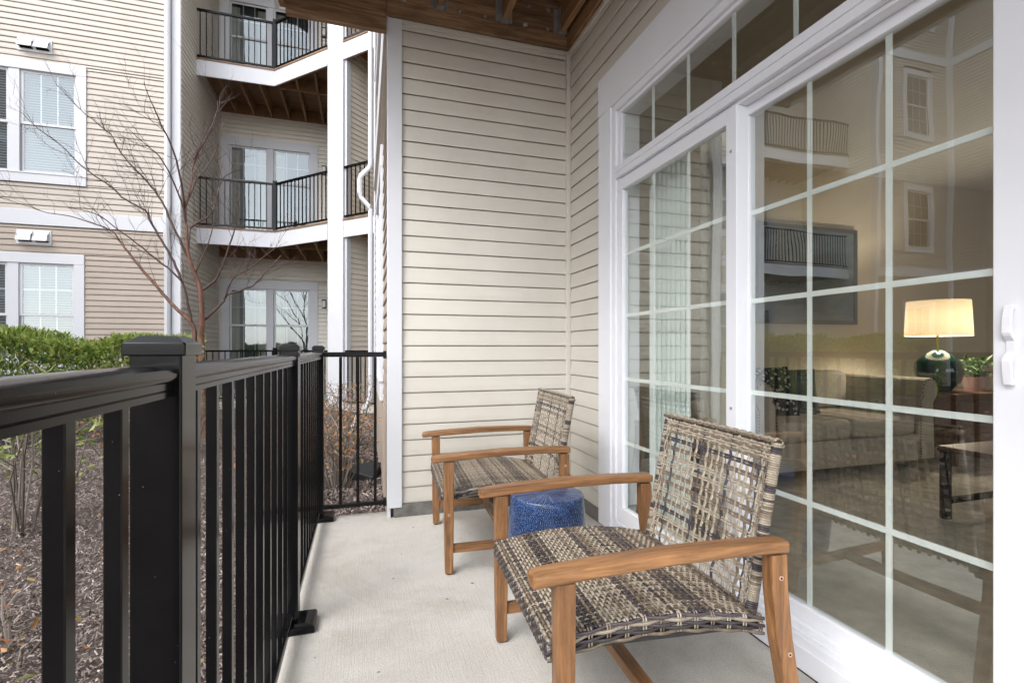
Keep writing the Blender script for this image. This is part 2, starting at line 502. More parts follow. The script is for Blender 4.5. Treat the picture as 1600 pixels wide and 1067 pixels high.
# ------------------------------------------------------------------ siding, windows, railings
CH = 0.1062                                             # height of one siding course
def cut(s0, s1, z0, z1, holes):
    segs = [(s0, s1)]
    for h in holes:
        if h[2] < z1 - 1e-4 and h[3] > z0 + 1e-4:
            new = []
            for a, b in segs:
                if h[1] <= a or h[0] >= b: new.append((a, b)); continue
                if h[0] > a: new.append((a, h[0]))
                if h[1] < b: new.append((h[1], b))
            segs = new
    return [(a, b) for a, b in segs if b - a > 0.01]

def course(mb, segs, z, h=CH, jit=0.0, D=0.0205):
    # rounded lap board: thin at the top, stands out 15 mm at the butt, small return lip
    pr = [(0.0, z - 0.003), (D - 0.0015 + jit, z - 0.003), (D + jit, z + 0.002), (D + jit, z + min(0.010, h * 0.25)), (D * 0.86, z + min(0.034, h * 0.45)), (D * 0.3, z + h - 0.011), (0.0, z + h - 0.008), (0.0, z + h)]
    for a, b in segs:
        mb.loft([[(a, d, zz) for d, zz in pr], [(b, d, zz) for d, zz in pr]])

def siding(parent, frame, s0, s1, z0, z1, matf, holes=(), single=None, name='siding_plank', D=0.0165):
    """single: (zlo, zhi) range of courses that are each an object; the others are joined"""
    rest = {}
    z = z0
    while z < z1 - 0.01:
        h = min(CH, z1 - z)
        br = sorted({z, z + h} | {q for hh in holes for q in hh[2:4] if z + 0.008 < q < z + h - 0.008})
        jit = rnd.uniform(-0.0012, 0.0012)
        for za, zb in zip(br[:-1], br[1:]):
            for sg in cut(s0, s1, za + 0.005, zb - 0.005, holes):
                mt = matf(z)
                if single and single[0] <= z <= single[1]:
                    mb = MB(frame); course(mb, [sg], za, zb - za, jit, D)
                    mb.build(name, mt, parent)
                else:
                    if mt.name not in rest: rest[mt.name] = (MB(frame), mt)
                    course(rest[mt.name][0], [sg], za, zb - za, 0.0, D)
        z += h
    for k, (mb, mt) in rest.items():
        mb.build('siding', mt, parent, kind='stuff')

def far_window(parent, frame, s0, s1, z0, z1, units=1, upper=(3, 1), lower=(0, 0), blind=True, d0=0.0, midz=None, mw=0.15, cw=0.16, dark=False):
    """double-hung window in its casing; s0..z1 are the outer edges of the casing"""
    mb = MB(frame)
    c = cw
    mb.box(s0, s1, d0 - 0.02, d0 + 0.035, z1 - c * 1.15, z1)
    mb.box(s0, s1, d0 - 0.02, d0 + 0.04, z0, z0 + c)
    mb.box(s0, s0 + c, d0 - 0.02, d0 + 0.033, z0 + c, z1 - c * 1.15)
    mb.box(s1 - c, s1, d0 - 0.02, d0 + 0.033, z0 + c, z1 - c * 1.15)
    mb.box(s0 - 0.01, s1 + 0.01, d0, d0 + 0.05, z0 + c, z0 + c + 0.025)
    gi = (s1 - s0 - 2 * c - (units - 1) * mw) / units
    for k in range(units - 1):
        q = s0 + c + gi * (k + 1) + mw * k
        mb.box(q, q + mw, d0 - 0.02, d0 + 0.02, z0 + c + 0.025, z1 - c * 1.15)
    win = mb.build('window', M['white'], parent, bevel=0.004, seg=1)
    zb, zt = z0 + c + 0.025, z1 - c * 1.15
    zm = midz if midz else (zb + zt) / 2
    for k in range(units):
        a = s0 + c + k * (gi + mw); b = a + gi
        f = 0.045
        sm = MB(frame)
        for (q0, q1, dd) in ((zb, zm + 0.02, -0.035), (zm - 0.02, zt, -0.012)):
            sm.box(a, a + f, d0 + dd - 0.02, d0 + dd, q0, q1); sm.box(b - f, b, d0 + dd - 0.02, d0 + dd, q0, q1)
            sm.box(a + f, b - f, d0 + dd - 0.02, d0 + dd - 0.001, q0, q0 + f); sm.box(a + f, b - f, d0 + dd - 0.02, d0 + dd - 0.001, q1 - f, q1)
        sm.build('sash', M['white'], win)
        for (q0, q1, dd, grid) in ((zb, zm + 0.02, -0.035, lower), (zm - 0.02, zt, -0.012, upper)):
            g = MB(frame); dd = d0 + dd - 0.008
            g.add([(a + f, dd, q0 + f), (b - f, dd, q0 + f), (b - f, dd, q1 - f), (a + f, dd, q1 - f)], [(0, 1, 2, 3)])
            g.build('pane', M['glass_far'], win)
            if grid[0]:
                for i in range(1, grid[0]):
                    q = a + f + (b - a - 2 * f) * i / grid[0]
                    MB(frame).box(q - 0.009, q + 0.009, dd - 0.012, dd - 0.004, q0 + f, q1 - f).build('muntin', M['muntin'], win)
                for i in range(1, grid[1]):
                    q = q0 + f + (q1 - q0 - 2 * f) * i / grid[1]
                    MB(frame).box(a + f, b - f, dd - 0.0125, dd - 0.0045, q - 0.009, q + 0.009).build('muntin', M['muntin'], win)
        if blind:
            bl = MB(frame)
            z = zt - 0.03; dd = d0 - 0.085
            while z > zb + 0.03:
                bl.add([(a + 0.03, dd - 0.012, z + 0.016), (b - 0.03, dd - 0.012, z + 0.016), (b - 0.03, dd + 0.012, z - 0.010), (a + 0.03, dd + 0.012, z - 0.010)], [(0, 1, 2, 3)])
                z -= 0.047
            bl.build('blind', M['blind'], win, kind='stuff')
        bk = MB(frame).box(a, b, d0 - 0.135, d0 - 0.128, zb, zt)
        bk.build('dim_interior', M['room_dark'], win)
    return win

def far_door(parent, frame, s0, s1, z0, z1, d0=0.0):
    """balcony door: casing, two glazed leaves with a mid rail, curtains behind"""
    win = far_window(parent, frame, s0, s1, z0 - 0.16, z1, units=2, upper=(3, 2), lower=(3, 1), blind=False, d0=d0, midz=z0 + (z1 - z0) * 0.60, mw=0.13, cw=0.19)
    win.name = 'balcony_door'
    gi = (s1 - s0 - 0.38 - 0.13) / 2
    cu = MB(frame)
    for k, (f0, f1) in enumerate(((0.0, 0.25), (0.72, 1.0), (0.0, 0.3))):
        a0 = s0 + 0.19 + (0 if k < 2 else gi + 0.13)
        n = 26
        pts = [(a0 + gi * (f0 + (f1 - f0) * i / n), d0 - 0.09 + 0.015 * math.sin(i * 1.7), 0) for i in range(n + 1)]
        cu.add([(p[0], p[1], z0 + 0.05) for p in pts] + [(p[0], p[1], z1 - 0.3) for p in pts], [(i, i + 1, n + 2 + i, n + 1 + i) for i in range(n)])
    cu.build('curtain', M['drape'], win, smooth=True)
    return win

def railing_run(parent, pts, zf, rail_h=1.06, pitch=0.115, posts=(), mat=None, single=True, base=0.04):
    """balcony railing along a polyline of (x,y): two rails, balusters, posts at given vertex numbers"""
    mt = mat or M['black']
    for i in range(len(pts) - 1):
        a, b = Vector((*pts[i], 0)), Vector((*pts[i + 1], 0))
        t = b - a; L = t.length; t.normalize()
        nrm = (-t.y, t.x)
        fr = ((a.x, a.y), (t.x, t.y), nrm)
        MB(fr).box(0, L, -0.024, 0.024, zf + rail_h - 0.04, zf + rail_h).build('top_rail', mt, parent)
        MB(fr).box(0, L, -0.018, 0.018, zf + base, zf + base + 0.035).build('bottom_rail', mt, parent)
        n = max(1, int(L / pitch))
        st = MB(fr)
        for k in range(n):
            s = (k + 0.5) * L / n
            if single:
                MB(fr).box(s - 0.009, s + 0.009, -0.009, 0.009, zf + base + 0.035, zf + rail_h - 0.04).build('baluster', mt, parent)
            else:
                st.box(s - 0.009, s + 0.009, -0.009, 0.009, zf + base + 0.035, zf + rail_h - 0.04)
        if not single: st.build('balusters', mt, parent, kind='stuff')
    for i in posts:
        x, y = pts[i]
        MB().box(x - 0.042, x + 0.042, y - 0.042, y + 0.042, zf, zf + rail_h + 0.05).build('post', mt, parent)

def balcony(parent, pts, back, zf, joist_dir, joists, name='balcony', single=True):
    """deck on a polyline front edge; back = closing polyline. Fascia, boards, joists, railing as sub-parts"""
    poly = list(pts) + list(back)
    deck = MB().prism(poly, zf - 0.05, zf + 0.02).build(name, M['deck'], parent)
    for i in range(len(pts) - 1):
        a, b = Vector((*pts[i], 0)), Vector((*pts[i + 1], 0))
        t = b - a; L = t.length; t.normalize()
        cx = sum(p[0] for p in poly) / len(poly) - a.x; cy = sum(p[1] for p in poly) / len(poly) - a.y
        nrm = (-t.y, t.x)
        if nrm[0] * cx + nrm[1] * cy > 0: nrm = (t.y, -t.x)
        fr = ((a.x, a.y), (t.x, t.y), nrm)
        MB(fr).box(-0.012, L + 0.012, 0.0, 0.03, zf - 0.345, zf - 0.012).build('fascia', M['white'], deck)
        MB(fr).box(-0.02, L + 0.02, 0.005, 0.045, zf - 0.010, zf + 0.022).build('deck_edge', M['deck'], deck)
        MB(fr).box(0, L, -0.04, -0.002, zf - 0.335, zf - 0.051).build('rim_joist', M['joist'], deck)
    for (p0, p1) in joists:
        MB().bar((*p0, zf - 0.19), (*p1, zf - 0.19), 0.045, 0.27).build('joist', M['joist'], deck)
    railing_run(deck, pts, zf + 0.02, posts=[i for i in range(1, len(pts) - 1)], single=single)
    return deck

# ------------------------------------------------------------------ ground and patio slab
gnd = MB()
gnd.add([(-120, -120, -0.12), (120, -120, -0.12), (120, 120, -0.12), (-120, 120, -0.12)], [(0, 1, 2, 3)])
struct('ground', gnd, M['soil'], 'brown mulched ground around the apartment buildings')
slab = MB()
slab.box(-0.365, 1.50, -3.0, 3.475, -0.2, 0.0)
struct('patio_floor', slab, M['concrete'], 'pale broom finished concrete patio floor', bevel=0.012)

# ------------------------------------------------------------------ building across the courtyard
far = thing('apartment_building', 'beige and tan sided apartment building with white trimmed windows across the mulch bed', 'apartment building', (-6, 11, -0.12))
lo_up = lambda z: M['tan'] if z < 3.4 else M['cream']
FA = ((0, 10.9), (1, 0), (0, -1))
zA = -0.10
w_up = [(-7.05, -4.907, 4.115, 6.325), (-7.05, -4.937, 0.62, 2.851)]
holes = list(w_up) + [(-7.05, -4.907, 7.66, 9.87), (-7.0, -3.4, 3.354, 3.63)]
siding(far, FA, -7.3, -3.55, zA, 14.2, lo_up, holes, single=(0.9, 8.5))
MB(FA).box(-7.3, -3.4, -0.40, -0.136, -0.2, 14.2).build('wall_core', M['core'], far)
MB(FA).box(-7.3, -3.545, -0.10, 0.035, 3.354, 3.63).build('band_board', M['white'], far, bevel=0.006, seg=1)
MB(FA).box(-3.55, -3.395, -0.14, 0.03, -0.1, 14.2).build('corner_board', M['white'], far, bevel=0.006, seg=1)
for i, (a, b, c, d) in enumerate(w_up + [(-7.05, -4.907, 7.66, 9.87)]):
    far_window(far, FA, a, b, c, d, units=2, upper=(3, 1) if i == 0 else (3, 2), lower=(3, 1) if i else (0, 0), mw=0.16, midz=(5.19 if i == 0 else None) if i != 1 else 1.735)
def dspout(parent, frame, s, d, z0, z1, zband=3.5, out=0.12):
    mb = MB(frame)
    w = 0.05
    def path(pts):
        mb.tube([(s, q[0], q[1]) for q in pts], 0.034, 8)
    path([(d, z1), (d, zband + 0.33), (d + 0.02, zband + 0.28), (d + out - 0.02, zband + 0.16), (d + out, zband + 0.10), (d + out, zband - 0.10), (d + out - 0.02, zband - 0.16), (d + 0.02, zband - 0.28), (d, zband - 0.33), (d, z0 + 0.55), (d + 0.03, z0 + 0.44), (d + 0.20, z0 + 0.22), (d + 0.23, z0 + 0.12), (d + 0.23, z0)])
    return mb
mb = MB(FA)
mb.tube([(-3.60, 0.075, 14.2), (-3.60, 0.075, 3.86), (-3.60, 0.12, 3.72), (-3.60, 0.12, 3.28), (-3.60, 0.075, 3.14), (-3.60, 0.075, -0.1)], 0.055, 8)
mb.build('downspout', M['white'], far, smooth=True, angle=40)
def dryer_vent(parent, frame, s0, s1, z0, z1, d=0.016):
    mb = MB(frame)
    mb.box(s0, s1, d - 0.01, d + 0.012, z0, z1)
    w = (s1 - s0 - 0.09) / 2
    v = mb.build('dryer_vent', M['white'], parent, bevel=0.004, seg=1)
    for k in range(2):
        a = s0 + 0.03 + k * (w + 0.03)
        h = MB(frame)
        zt, zb = z1 - 0.02, z0 + 0.055
        pr = [(d + 0.0125, zt), (d + 0.02, zt), (d + 0.10, zb + 0.02), (d + 0.10, zb), (d + 0.09, zb + 0.015), (d + 0.0125, zt - 0.03)]
        h.loft([[(a, q, z) for q, z in pr], [(a + w, q, z) for q, z in pr]])
        h.box(a, a + 0.008, d + 0.0125, d + 0.075, zb + 0.01, zt - 0.06); h.box(a + w - 0.008, a + w, d + 0.0125, d + 0.075, zb + 0.01, zt - 0.06)
        h.build('hood', M['white'], v)
        MB(frame).box(a + 0.01, a + w - 0.01, d + 0.0122, d + 0.016, zb - 0.01, zt - 0.05).build('flap', M['black_groove'], v)
dryer_vent(far, FA, -5.93, -5.42, 6.47, 6.72)
dryer_vent(far, FA, -5.945, -5.43, 3.00, 3.262)

# bay with stacked balconies
fS = ((-3.40, 0), (0, 1), (1, 0))                        # side wall of the bay, faces +X
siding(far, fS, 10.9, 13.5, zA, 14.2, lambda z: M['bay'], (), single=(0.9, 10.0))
FB = ((0, 13.5), (1, 0), (0, -1))
LV = [0.0, 3.70, 7.27, 10.84]
doorx = (-3.36, -1.13)
bh = []
for zf in LV: bh.append((doorx[0], doorx[1], zf + 0.0, zf + 2.84 if zf == 0 else zf + 2.68))
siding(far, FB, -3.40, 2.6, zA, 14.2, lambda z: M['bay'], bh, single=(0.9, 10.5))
MB(FB).box(-3.7, 3.2, -0.40, -0.136, -0.2, 14.2).build('wall_core', M['core'], far)
MB().box(-3.9, -3.42, 10.92, 13.6, -0.2, 14.2).build('wall_core', M['core'], far)
MB(FB).box(-3.40, -3.355, 0.0, 0.05, -0.1, 14.2).build('inside_corner', M['beige'], far)
for h in bh: far_door(far, FB, *h)
for zf in LV[:3]:
    zl = zf + (2.28 if zf == 0 else 2.05)
    ob = MB(FB).box(-1.03, -0.93, 0.015, 0.03, zl - 0.12, zl + 0.12).build('wall_lamp', M['blackp'], far)
    MB(FB).box(-1.02, -0.94, 0.031, 0.11, zl - 0.09, zl + 0.08).build('lamp_glass', M['lampglass'], ob, bevel=0.01)
    MB(FB).box(-1.035, -0.925, 0.031, 0.12, zl + 0.081, zl + 0.10).build('lamp_cap', M['blackp'], ob)
F1 = [(-3.385, 11.8), (-1.875, 11.8), (-0.70, 10.625)]
F2 = [(-0.36, 10.285), (0.65, 9.275), (0.9, 9.025)]
for zf in LV[1:]:
    js = [((x, 11.84), (x, 13.46)) for x in (-3.0, -2.6, -2.2, -1.8)] + [((x, 11.84 - (x + 1.83)), (x, 13.46)) for x in (-1.4, -1.0)]
    js += [((-1.8, 11.9), (-0.7, 11.9)), ((-3.38, 13.455), (-0.3, 13.455))]
    balcony(far, F1, [(-0.35, 10.30), (-0.3, 13.48), (-3.385, 13.48)], zf, None, js)
    js = [((x, 9.975 - x + 0.03), (x + 1.6, 11.58 - x)) for x in (-0.1, 0.25, 0.6)]
    balcony(far, F2, [(2.6, 10.7), (2.4, 13.0), (-0.2, 10.45)], zf, None, js)
# ground floor patio railing of the bay
struct('patio_slab', MB().prism([(-3.39, 10.95), (-3.39, 13.4), (2.4, 13.4), (2.4, 8.4), (0.75, 9.1), (-1.875, 11.72)], -0.15, 0.0), M['concrete'], 'concrete slab under the balconies of the far building')
gr = thing('patio_railing', 'low black railing in front of the ground floor glass door of the far building', 'railing', (-1.8, 11.8, 0))
railing_run(gr, [(-3.38, 11.8), (-1.875, 11.8), (-0.72, 10.645)], 0.0, 1.09, posts=(1,))
gr2 = thing('patio_railing', 'short black railing panel beside the white column of the far building', 'railing', (0.1, 9.8, 0))
railing_run(gr2, [(-0.34, 10.265), (0.65, 9.275)], 0.0, 1.09)
# the column the balconies meet at, and the wall behind it
c45 = ((-0.53, 10.455), (0.7071, -0.7071), (-0.7071, -0.7071))
MB(c45).box(-0.205, 0.235, -0.12, 0.045, -0.1, 14.2).build('column', M['white'], far, bevel=0.008, seg=1)
FD = ((-0.33, 10.30), (0.7071, 0.7071), (0.7071, -0.7071))
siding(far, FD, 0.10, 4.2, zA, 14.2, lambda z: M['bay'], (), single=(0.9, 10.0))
MB(FD).box(0.0, 4.2, -0.12, -0.002, -0.1, 14.2).build('wall_core', M['core'], far)
MB(FD).box(-0.02, 0.10, -0.10, 0.03, -0.1, 14.2).build('corner_board', M['white'], far, bevel=0.006, seg=1)
MB().box(-0.30, 3.2, 13.5, 13.9, -0.2, 14.2).build('wall_core', M['core'], far)
MB().box(2.45, 2.8, 8.6, 13.5, -0.2, 14.2).build('wall_core', M['tan'], far)

# second bay and the wing that close the courtyard on the other side (seen in the door glass)
wing = thing('apartment_building', 'apartment building wing reflected in the glass of the sliding door', 'apartment building', (-13, 11, -0.12))
fS2 = ((-7.30, 0), (0, 1), (-1, 0))
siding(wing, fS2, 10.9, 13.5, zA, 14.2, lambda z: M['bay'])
FB2 = ((0, 13.5), (1, 0), (0, -1))
bh = [(-10.6, -8.4, zf, zf + 2.7) for zf in LV]
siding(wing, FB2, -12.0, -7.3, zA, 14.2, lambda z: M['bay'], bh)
MB(FB2).box(-12.3, -7.1, -0.40, -0.136, -0.2, 14.2).build('wall_core', M['core'], wing)
for h in bh: far_door(wing, FB2, *h)
fS3 = ((-12.0, 0), (0, 1), (1, 0))
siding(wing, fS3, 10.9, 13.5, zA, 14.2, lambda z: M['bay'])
F3 = [(-11.98, 11.8), (-8.06, 11.8), (-7.4, 12.46)]
for zf in LV[1:]:
    js = [((x, 11.84), (x, 13.46)) for x in (-11.6, -11.2, -10.8, -10.4, -10.0, -9.6, -9.2, -8.8, -8.4)]
    balcony(wing, F3, [(-7.32, 13.48), (-11.98, 13.48)], zf, None, js, single=False)
wB = [(-14.42, -13.07, zf + 0.42, zf + 2.62) for zf in LV]
bands = [(-15.2, -12.0, 3.354, 3.63), (-15.2, -12.0, 10.22, 10.5)]
siding(wing, FA, -15.2, -12.10, zA, 14.2, lo_up, wB + bands)
for h in wB: far_window(wing, FA, *h, units=1, upper=(3, 2), lower=(3, 2), blind=False)
for a, b, c, d in bands: MB(FA).box(a, b, -0.1, 0.035, c, d).build('band_board', M['white'], wing)
MB(FA).box(-12.11, -11.97, -0.14, 0.03, -0.1, 14.2).build('corner_board', M['white'], wing)
MB(FA).box(-15.4, -12.02, -0.40, -0.136, -0.2, 14.2).build('wall_core', M['core'], wing)
FC = ((-15.2, 0), (0, 1), (1, 0))
wC = [(y, y + 2.1, zf + 0.42, zf + 2.62) for zf in LV for y in (-2.0, 2.0, 6.0)]
bC = [(-6.0, 10.9, 3.354, 3.63), (-6.0, 10.9, 10.22, 10.5)]
siding(wing, FC, -6.0, 10.8, zA, 14.2, lo_up, wC + bC)
for h in wC: far_window(wing, FC, *h, units=2, upper=(3, 2), lower=(0, 0))
for a, b, c, d in bC: MB(FC).box(a, b, -0.1, 0.035, c, d).build('band_board', M['white'], wing)
MB(FC).box(10.78, 10.9, 0.0, 0.12, -0.1, 14.2).build('corner_board', M['white'], wing)
MB(FC).box(-6.0, 11.0, -0.40, -0.136, -0.2, 14.2).build('wall_core', M['core'], wing)

# ------------------------------------------------------------------ our own building round the patio
own = thing('patio_building', 'beige sided building wrapping the patio with white trim and a large glass sliding door', 'apartment building', (1.4, 3.3, 0))
PW = 3.335                                              # back wall plane
DX = 1.475                                              # door wall plane
fBack = ((0, PW), (1, 0), (0, -1))
siding(own, fBack, 0.245, 1.452, 0.090, 3.325, lambda z: M['beige'], (), single=(0, 4), D=0.0085)
MB(fBack).box(0.17, 1.62, -0.30, -0.001, 0.0, 3.9).build('wall_core', M['core'], own)
MB(fBack).box(0.192, DX, 0.004, 0.022, 0.0, 0.086).build('foundation', M['foundation'], own)
MB(fBack).box(0.151, 0.247, -0.05, 0.030, 0.066, 3.325).build('corner_board', M['white'], own, bevel=0.004)
MB(fBack).box(0.150, 0.172, -0.02, 0.018, 0.0, 0.066).build('post_base', M['white'], own)
MB(fBack).box(0.247, 1.44, 0.001, 0.026, 3.300, 3.328).build('top_trim', M['beige'], own, bevel=0.003)
MB(fBack).box(1.440, DX, 0.001, 0.030, 0.088, 3.328).build('inside_corner', M['beige'], own, bevel=0.003)
fDoor = ((DX, 0), (0, 1), (-1, 0))
dhole = [(0.36, 2.815, 0.0, 2.84)]
siding(own, fDoor, -4.0, 3.30, 0.090, 3.325, lambda z: M['beige'], dhole, single=(0, 4), D=0.0085)
MB(fDoor).box(2.66, PW, -0.15, -0.001, 0.0, 3.9).build('wall_core', M['core'], own)
MB(fDoor).box(-4.0, 0.50, -0.15, -0.001, 0.0, 3.9).build('wall_core', M['core'], own)
MB(fDoor).box(0.50, 2.66, -0.15, -0.001, 2.60, 3.9).build('wall_core', M['core'], own)
MB(fDoor).box(2.80, PW, 0.004, 0.020, 0.0, 0.086).build('foundation', M['foundation'], own)
MB(fDoor).box(-4.0, PW, 0.001, 0.026, 3.300, 3.328).build('top_trim', M['beige'], own, bevel=0.003)
# outer face of our wing, seen at a grazing angle beyond the corner board
fOut = ((0.172, 0), (0, 1), (-1, 0))
wO = [(4.25, 5.95, 0.68, 2.86), (4.25, 5.95, 4.12, 6.33)]
siding(own, fOut, 3.37, 7.10, -0.10, 14.2, lo_up, wO + [(3.3, 7.2, 3.354, 3.63)])
MB(fOut).box(3.37, 7.2, -0.60, -0.136, -0.2, 14.2).build('wall_core', M['core'], own)
MB().box(0.31, 1.62, 3.64, 7.2, -0.2, 14.2).build('wall_core', M['core'], own)
MB(fOut).box(3.38, 7.2, -0.05, 0.035, 3.354, 3.63).build('band_board', M['white'], own)
MB(fOut).box(7.08, 7.22, -0.05, 0.033, -0.1, 14.2).build('corner_board', M['white'], own)
for h in wO: far_window(own, fOut, *h, units=2, upper=(3, 2), lower=(0, 0))
dspout(own, fOut, 7.28, 0.075, -0.1, 14.2, 3.45, 0.15).build('downspout', M['white'], own, smooth=True, angle=40)
# storeys above, as plain siding that bounces light and is seen in the reflections of the far windows
siding(own, fDoor, -4.0, 3.3, 3.9, 14.2, lambda z: M['cream'])
siding(own, fBack, 0.172, DX, 3.9, 14.2, lambda z: M['cream'])
MB().box(DX + 0.001, 8.0, -5.0, 7.2, 3.9, 14.2).build('wall_core', M['core'], own)
MB().box(0.31, DX, PW + 0.3, 7.2, 3.95, 14.2).build('wall_core', M['core'], own)
# balcony overhead: boards on joists in steel hangers, beam across the back, white fascia
bal = MB().box(-0.47, DX - 0.001, -1.7, 3.33, 3.700, 3.702).build('balcony_deck', M['deck'], own)
y = -1.7
while y < 3.3:
    MB().box(-0.50, DX - 0.002, y, y + 0.138, 3.664, 3.699).build('deck_board', M['deck'], bal)
    y += 0.142
MB().box(-0.465, 0.146, 3.285, 3.325, 3.214, 3.662).build('beam', M['beam'], bal, bevel=0.006)
MB().box(0.148, DX - 0.003, 3.283, 3.318, 3.332, 3.662).build('ledger', M['beam'], bal, bevel=0.004)
MB().box(DX - 0.045, DX - 0.003, -1.7, 3.281, 3.335, 3.662).build('ledger', M['joist'], bal, bevel=0.004)
for x in (-0.40, 0.036, 0.493, 0.948, 1.385):
    j = MB().box(x - 0.021, x + 0.021, -1.7, 3.279, 3.425, 3.663).build('joist', M['joist'], bal, bevel=0.003)
    h = MB()
    h.box(x - 0.027, x + 0.027, 3.235, 3.279, 3.416, 3.424)
    h.box(x - 0.0265, x - 0.0225, 3.235, 3.2795, 3.424, 3.60); h.box(x + 0.0225, x + 0.0265, 3.235, 3.2795, 3.424, 3.60)
    h.box(x - 0.06, x - 0.0235, 3.2795, 3.2825, 3.43, 3.60); h.box(x + 0.0235, x + 0.06, 3.2795, 3.2825, 3.43, 3.60)
    h.build('joist_hanger', M['galv'], bal)
for x in (-0.2, 0.27, 0.62, 0.80, 1.12, 1.27):
    for z in (3.44, 3.58):
        b = MB(); b.tube([(x + rnd.uniform(-.03, .03), 3.284, z), (x, 3.272, z)], 0.012, 6); b.build('bolt', M['galv'], bal)
MB().box(-0.50, -0.468, -1.7, 3.326, 3.27, 3.66).build('rim_joist', M['joist'], bal)
MB().box(-0.53, -0.502, -1.7, 3.34, 3.255, 3.70).build('fascia', M['white'], bal, bevel=0.004)

# ------------------------------------------------------------------ sliding door with transom (part of our building)
W = M['door_white']
door = MB().box(1.445, DX, 2.655, 2.815, 0.012, 2.605).build('sliding_door', W, own, bevel=0.004)
def dbox(name, x0, x1, y0, y1, z0, z1, bevel=0.003, mt=None, parent=door):
    return MB().box(x0, x1, y0, y1, z0, z1).build(name, mt or W, parent, bevel=bevel)
dbox('casing', 1.443, DX, 0.36, 2.815, 2.606, 2.84)
dbox('casing', 1.445, DX, 0.36, 0.505, 0.012, 2.605)
dbox('jamb', 1.456, 1.60, 2.612, 2.654, 0.0865, 2.604)
dbox('jamb', 1.456, 1.60, 0.506, 0.560, 0.0865, 2.604)
dbox('jamb', 1.474, 1.60, 2.575, 2.611, 0.184, 2.56)
dbox('head', 1.456, 1.60, 0.5605, 2.6115, 2.562, 2.604)
dbox('head', 1.473, 1.60, 0.5605, 2.5745, 2.541, 2.561)
dbox('mullion', 1.450, 1.60, 0.5605, 2.6115, 2.186, 2.222)
dbox('mullion', 1.4535, 1.60, 0.5605, 2.6115, 2.150, 2.1855)
dbox('mullion', 1.478, 1.60, 0.5605, 2.6115, 2.134, 2.1495)
dbox('transom_stop', 1.474, 1.60, 0.5605, 2.574, 2.2225, 2.240)
# fixed leaf, on the outer track
dbox('fixed_leaf', 1.466, 1.506, 1.692, 2.611, 2.072, 2.1335)
dbox('fixed_leaf', 1.466, 1.506, 1.692, 2.611, 0.0870, 0.182)
dbox('fixed_leaf', 1.4665, 1.506, 2.548, 2.6115, 0.1822, 2.0718)
dbox('fixed_leaf', 1.466, 1.540, 1.630, 1.691, 0.0870, 2.1335)
# sliding leaf, on the inner track
dbox('sliding_leaf', 1.522, 1.562, 0.5605, 1.68, 2.094, 2.1335)
dbox('sliding_leaf', 1.522, 1.562, 0.5605, 1.68, 0.1458, 0.198)
dbox('sliding_leaf', 1.520, 1.562, 0.690, 0.812, 0.1982, 2.0938)
dbox('sliding_leaf', 1.524, 1.562, 1.628, 1.70, 0.1982, 2.0938)
# sill, stepped track
dbox('sill', 1.462, 1.64, 0.506, 2.654, 0.006, 0.0860)
dbox('sill', 1.474, 1.64, 0.5605, 1.629, 0.0862, 0.1150, 0.002)
dbox('sill', 1.482, 1.64, 0.5605, 1.629, 0.1152, 0.1270, 0.002)
dbox('sill', 1.496, 1.64, 0.5605, 1.629, 0.1272, 0.1456, 0.002)
dbox('floor_gap', 1.4635, 1.60, 0.4, 2.80, 0.0005, 0.0058, 0, M['black_groove'])
def pane(x, y0, y1, z0, z1):
    return MB().add([(x, y0, z0), (x, y1, z0), (x, y1, z1), (x, y0, z1)], [(0, 1, 2, 3)]).build('pane', M['glass'], door)
pane(1.488, 0.5605, 2.576, 2.238, 2.543)
pane(1.486, 1.690, 2.549, 0.180, 2.074)
pane(1.538, 0.810, 1.630, 0.196, 2.096)
def mv(x, y, z0, z1): MB().box(x + 0.004, x + 0.010, y - 0.0085, y + 0.0085, z0, z1).build('muntin', M['muntin'], door)
def mh(x, y0, y1, z): MB().box(x + 0.003, x + 0.0092, y0, y1, z - 0.0095, z + 0.0095).build('muntin', M['muntin'], door)
for y in (2.27, 1.975, 1.675, 1.37, 1.065, 0.76): mv(1.488, y, 2.238, 2.543)
for y in (2.263, 1.972): mv(1.486, y, 0.180, 2.074)
for y in (1.358, 1.081): mv(1.538, y, 0.196, 2.096)
for z in (1.690, 1.325, 0.947, 0.569):
    mh(1.486, 1.690, 2.549, z)
    mh(1.538, 0.810, 1.630, z)
# pull handle
hp = [(1.5210, 1.235), (1.5080, 1.235), (1.5005, 1.205), (1.4981, 1.168), (1.5018, 1.160), (1.5154, 1.148), (1.5167, 1.120), (1.5018, 1.108), (1.4981, 1.098), (1.5018, 1.066), (1.5061, 1.040), (1.5210, 1.040),
      (1.5210, 1.054), (1.5105, 1.056), (1.5086, 1.090), (1.5198, 1.113), (1.5198, 1.155), (1.5086, 1.178), (1.5086, 1.205), (1.5129, 1.224), (1.5210, 1.226)]
hb = MB(); hb.loft([[(x, 0.766, z) for x, z in hp], [(x, 0.784, z) for x, z in hp]])
hb.build('handle', W, door, bevel=0.0015)
for (y, z) in ((1.66, 1.95), (1.66, 0.88)):
    MB().box(1.4635, 1.466, y - 0.006, y + 0.006, z - 0.006, z + 0.006).build('screw', M['galv'], door, bevel=0.002)

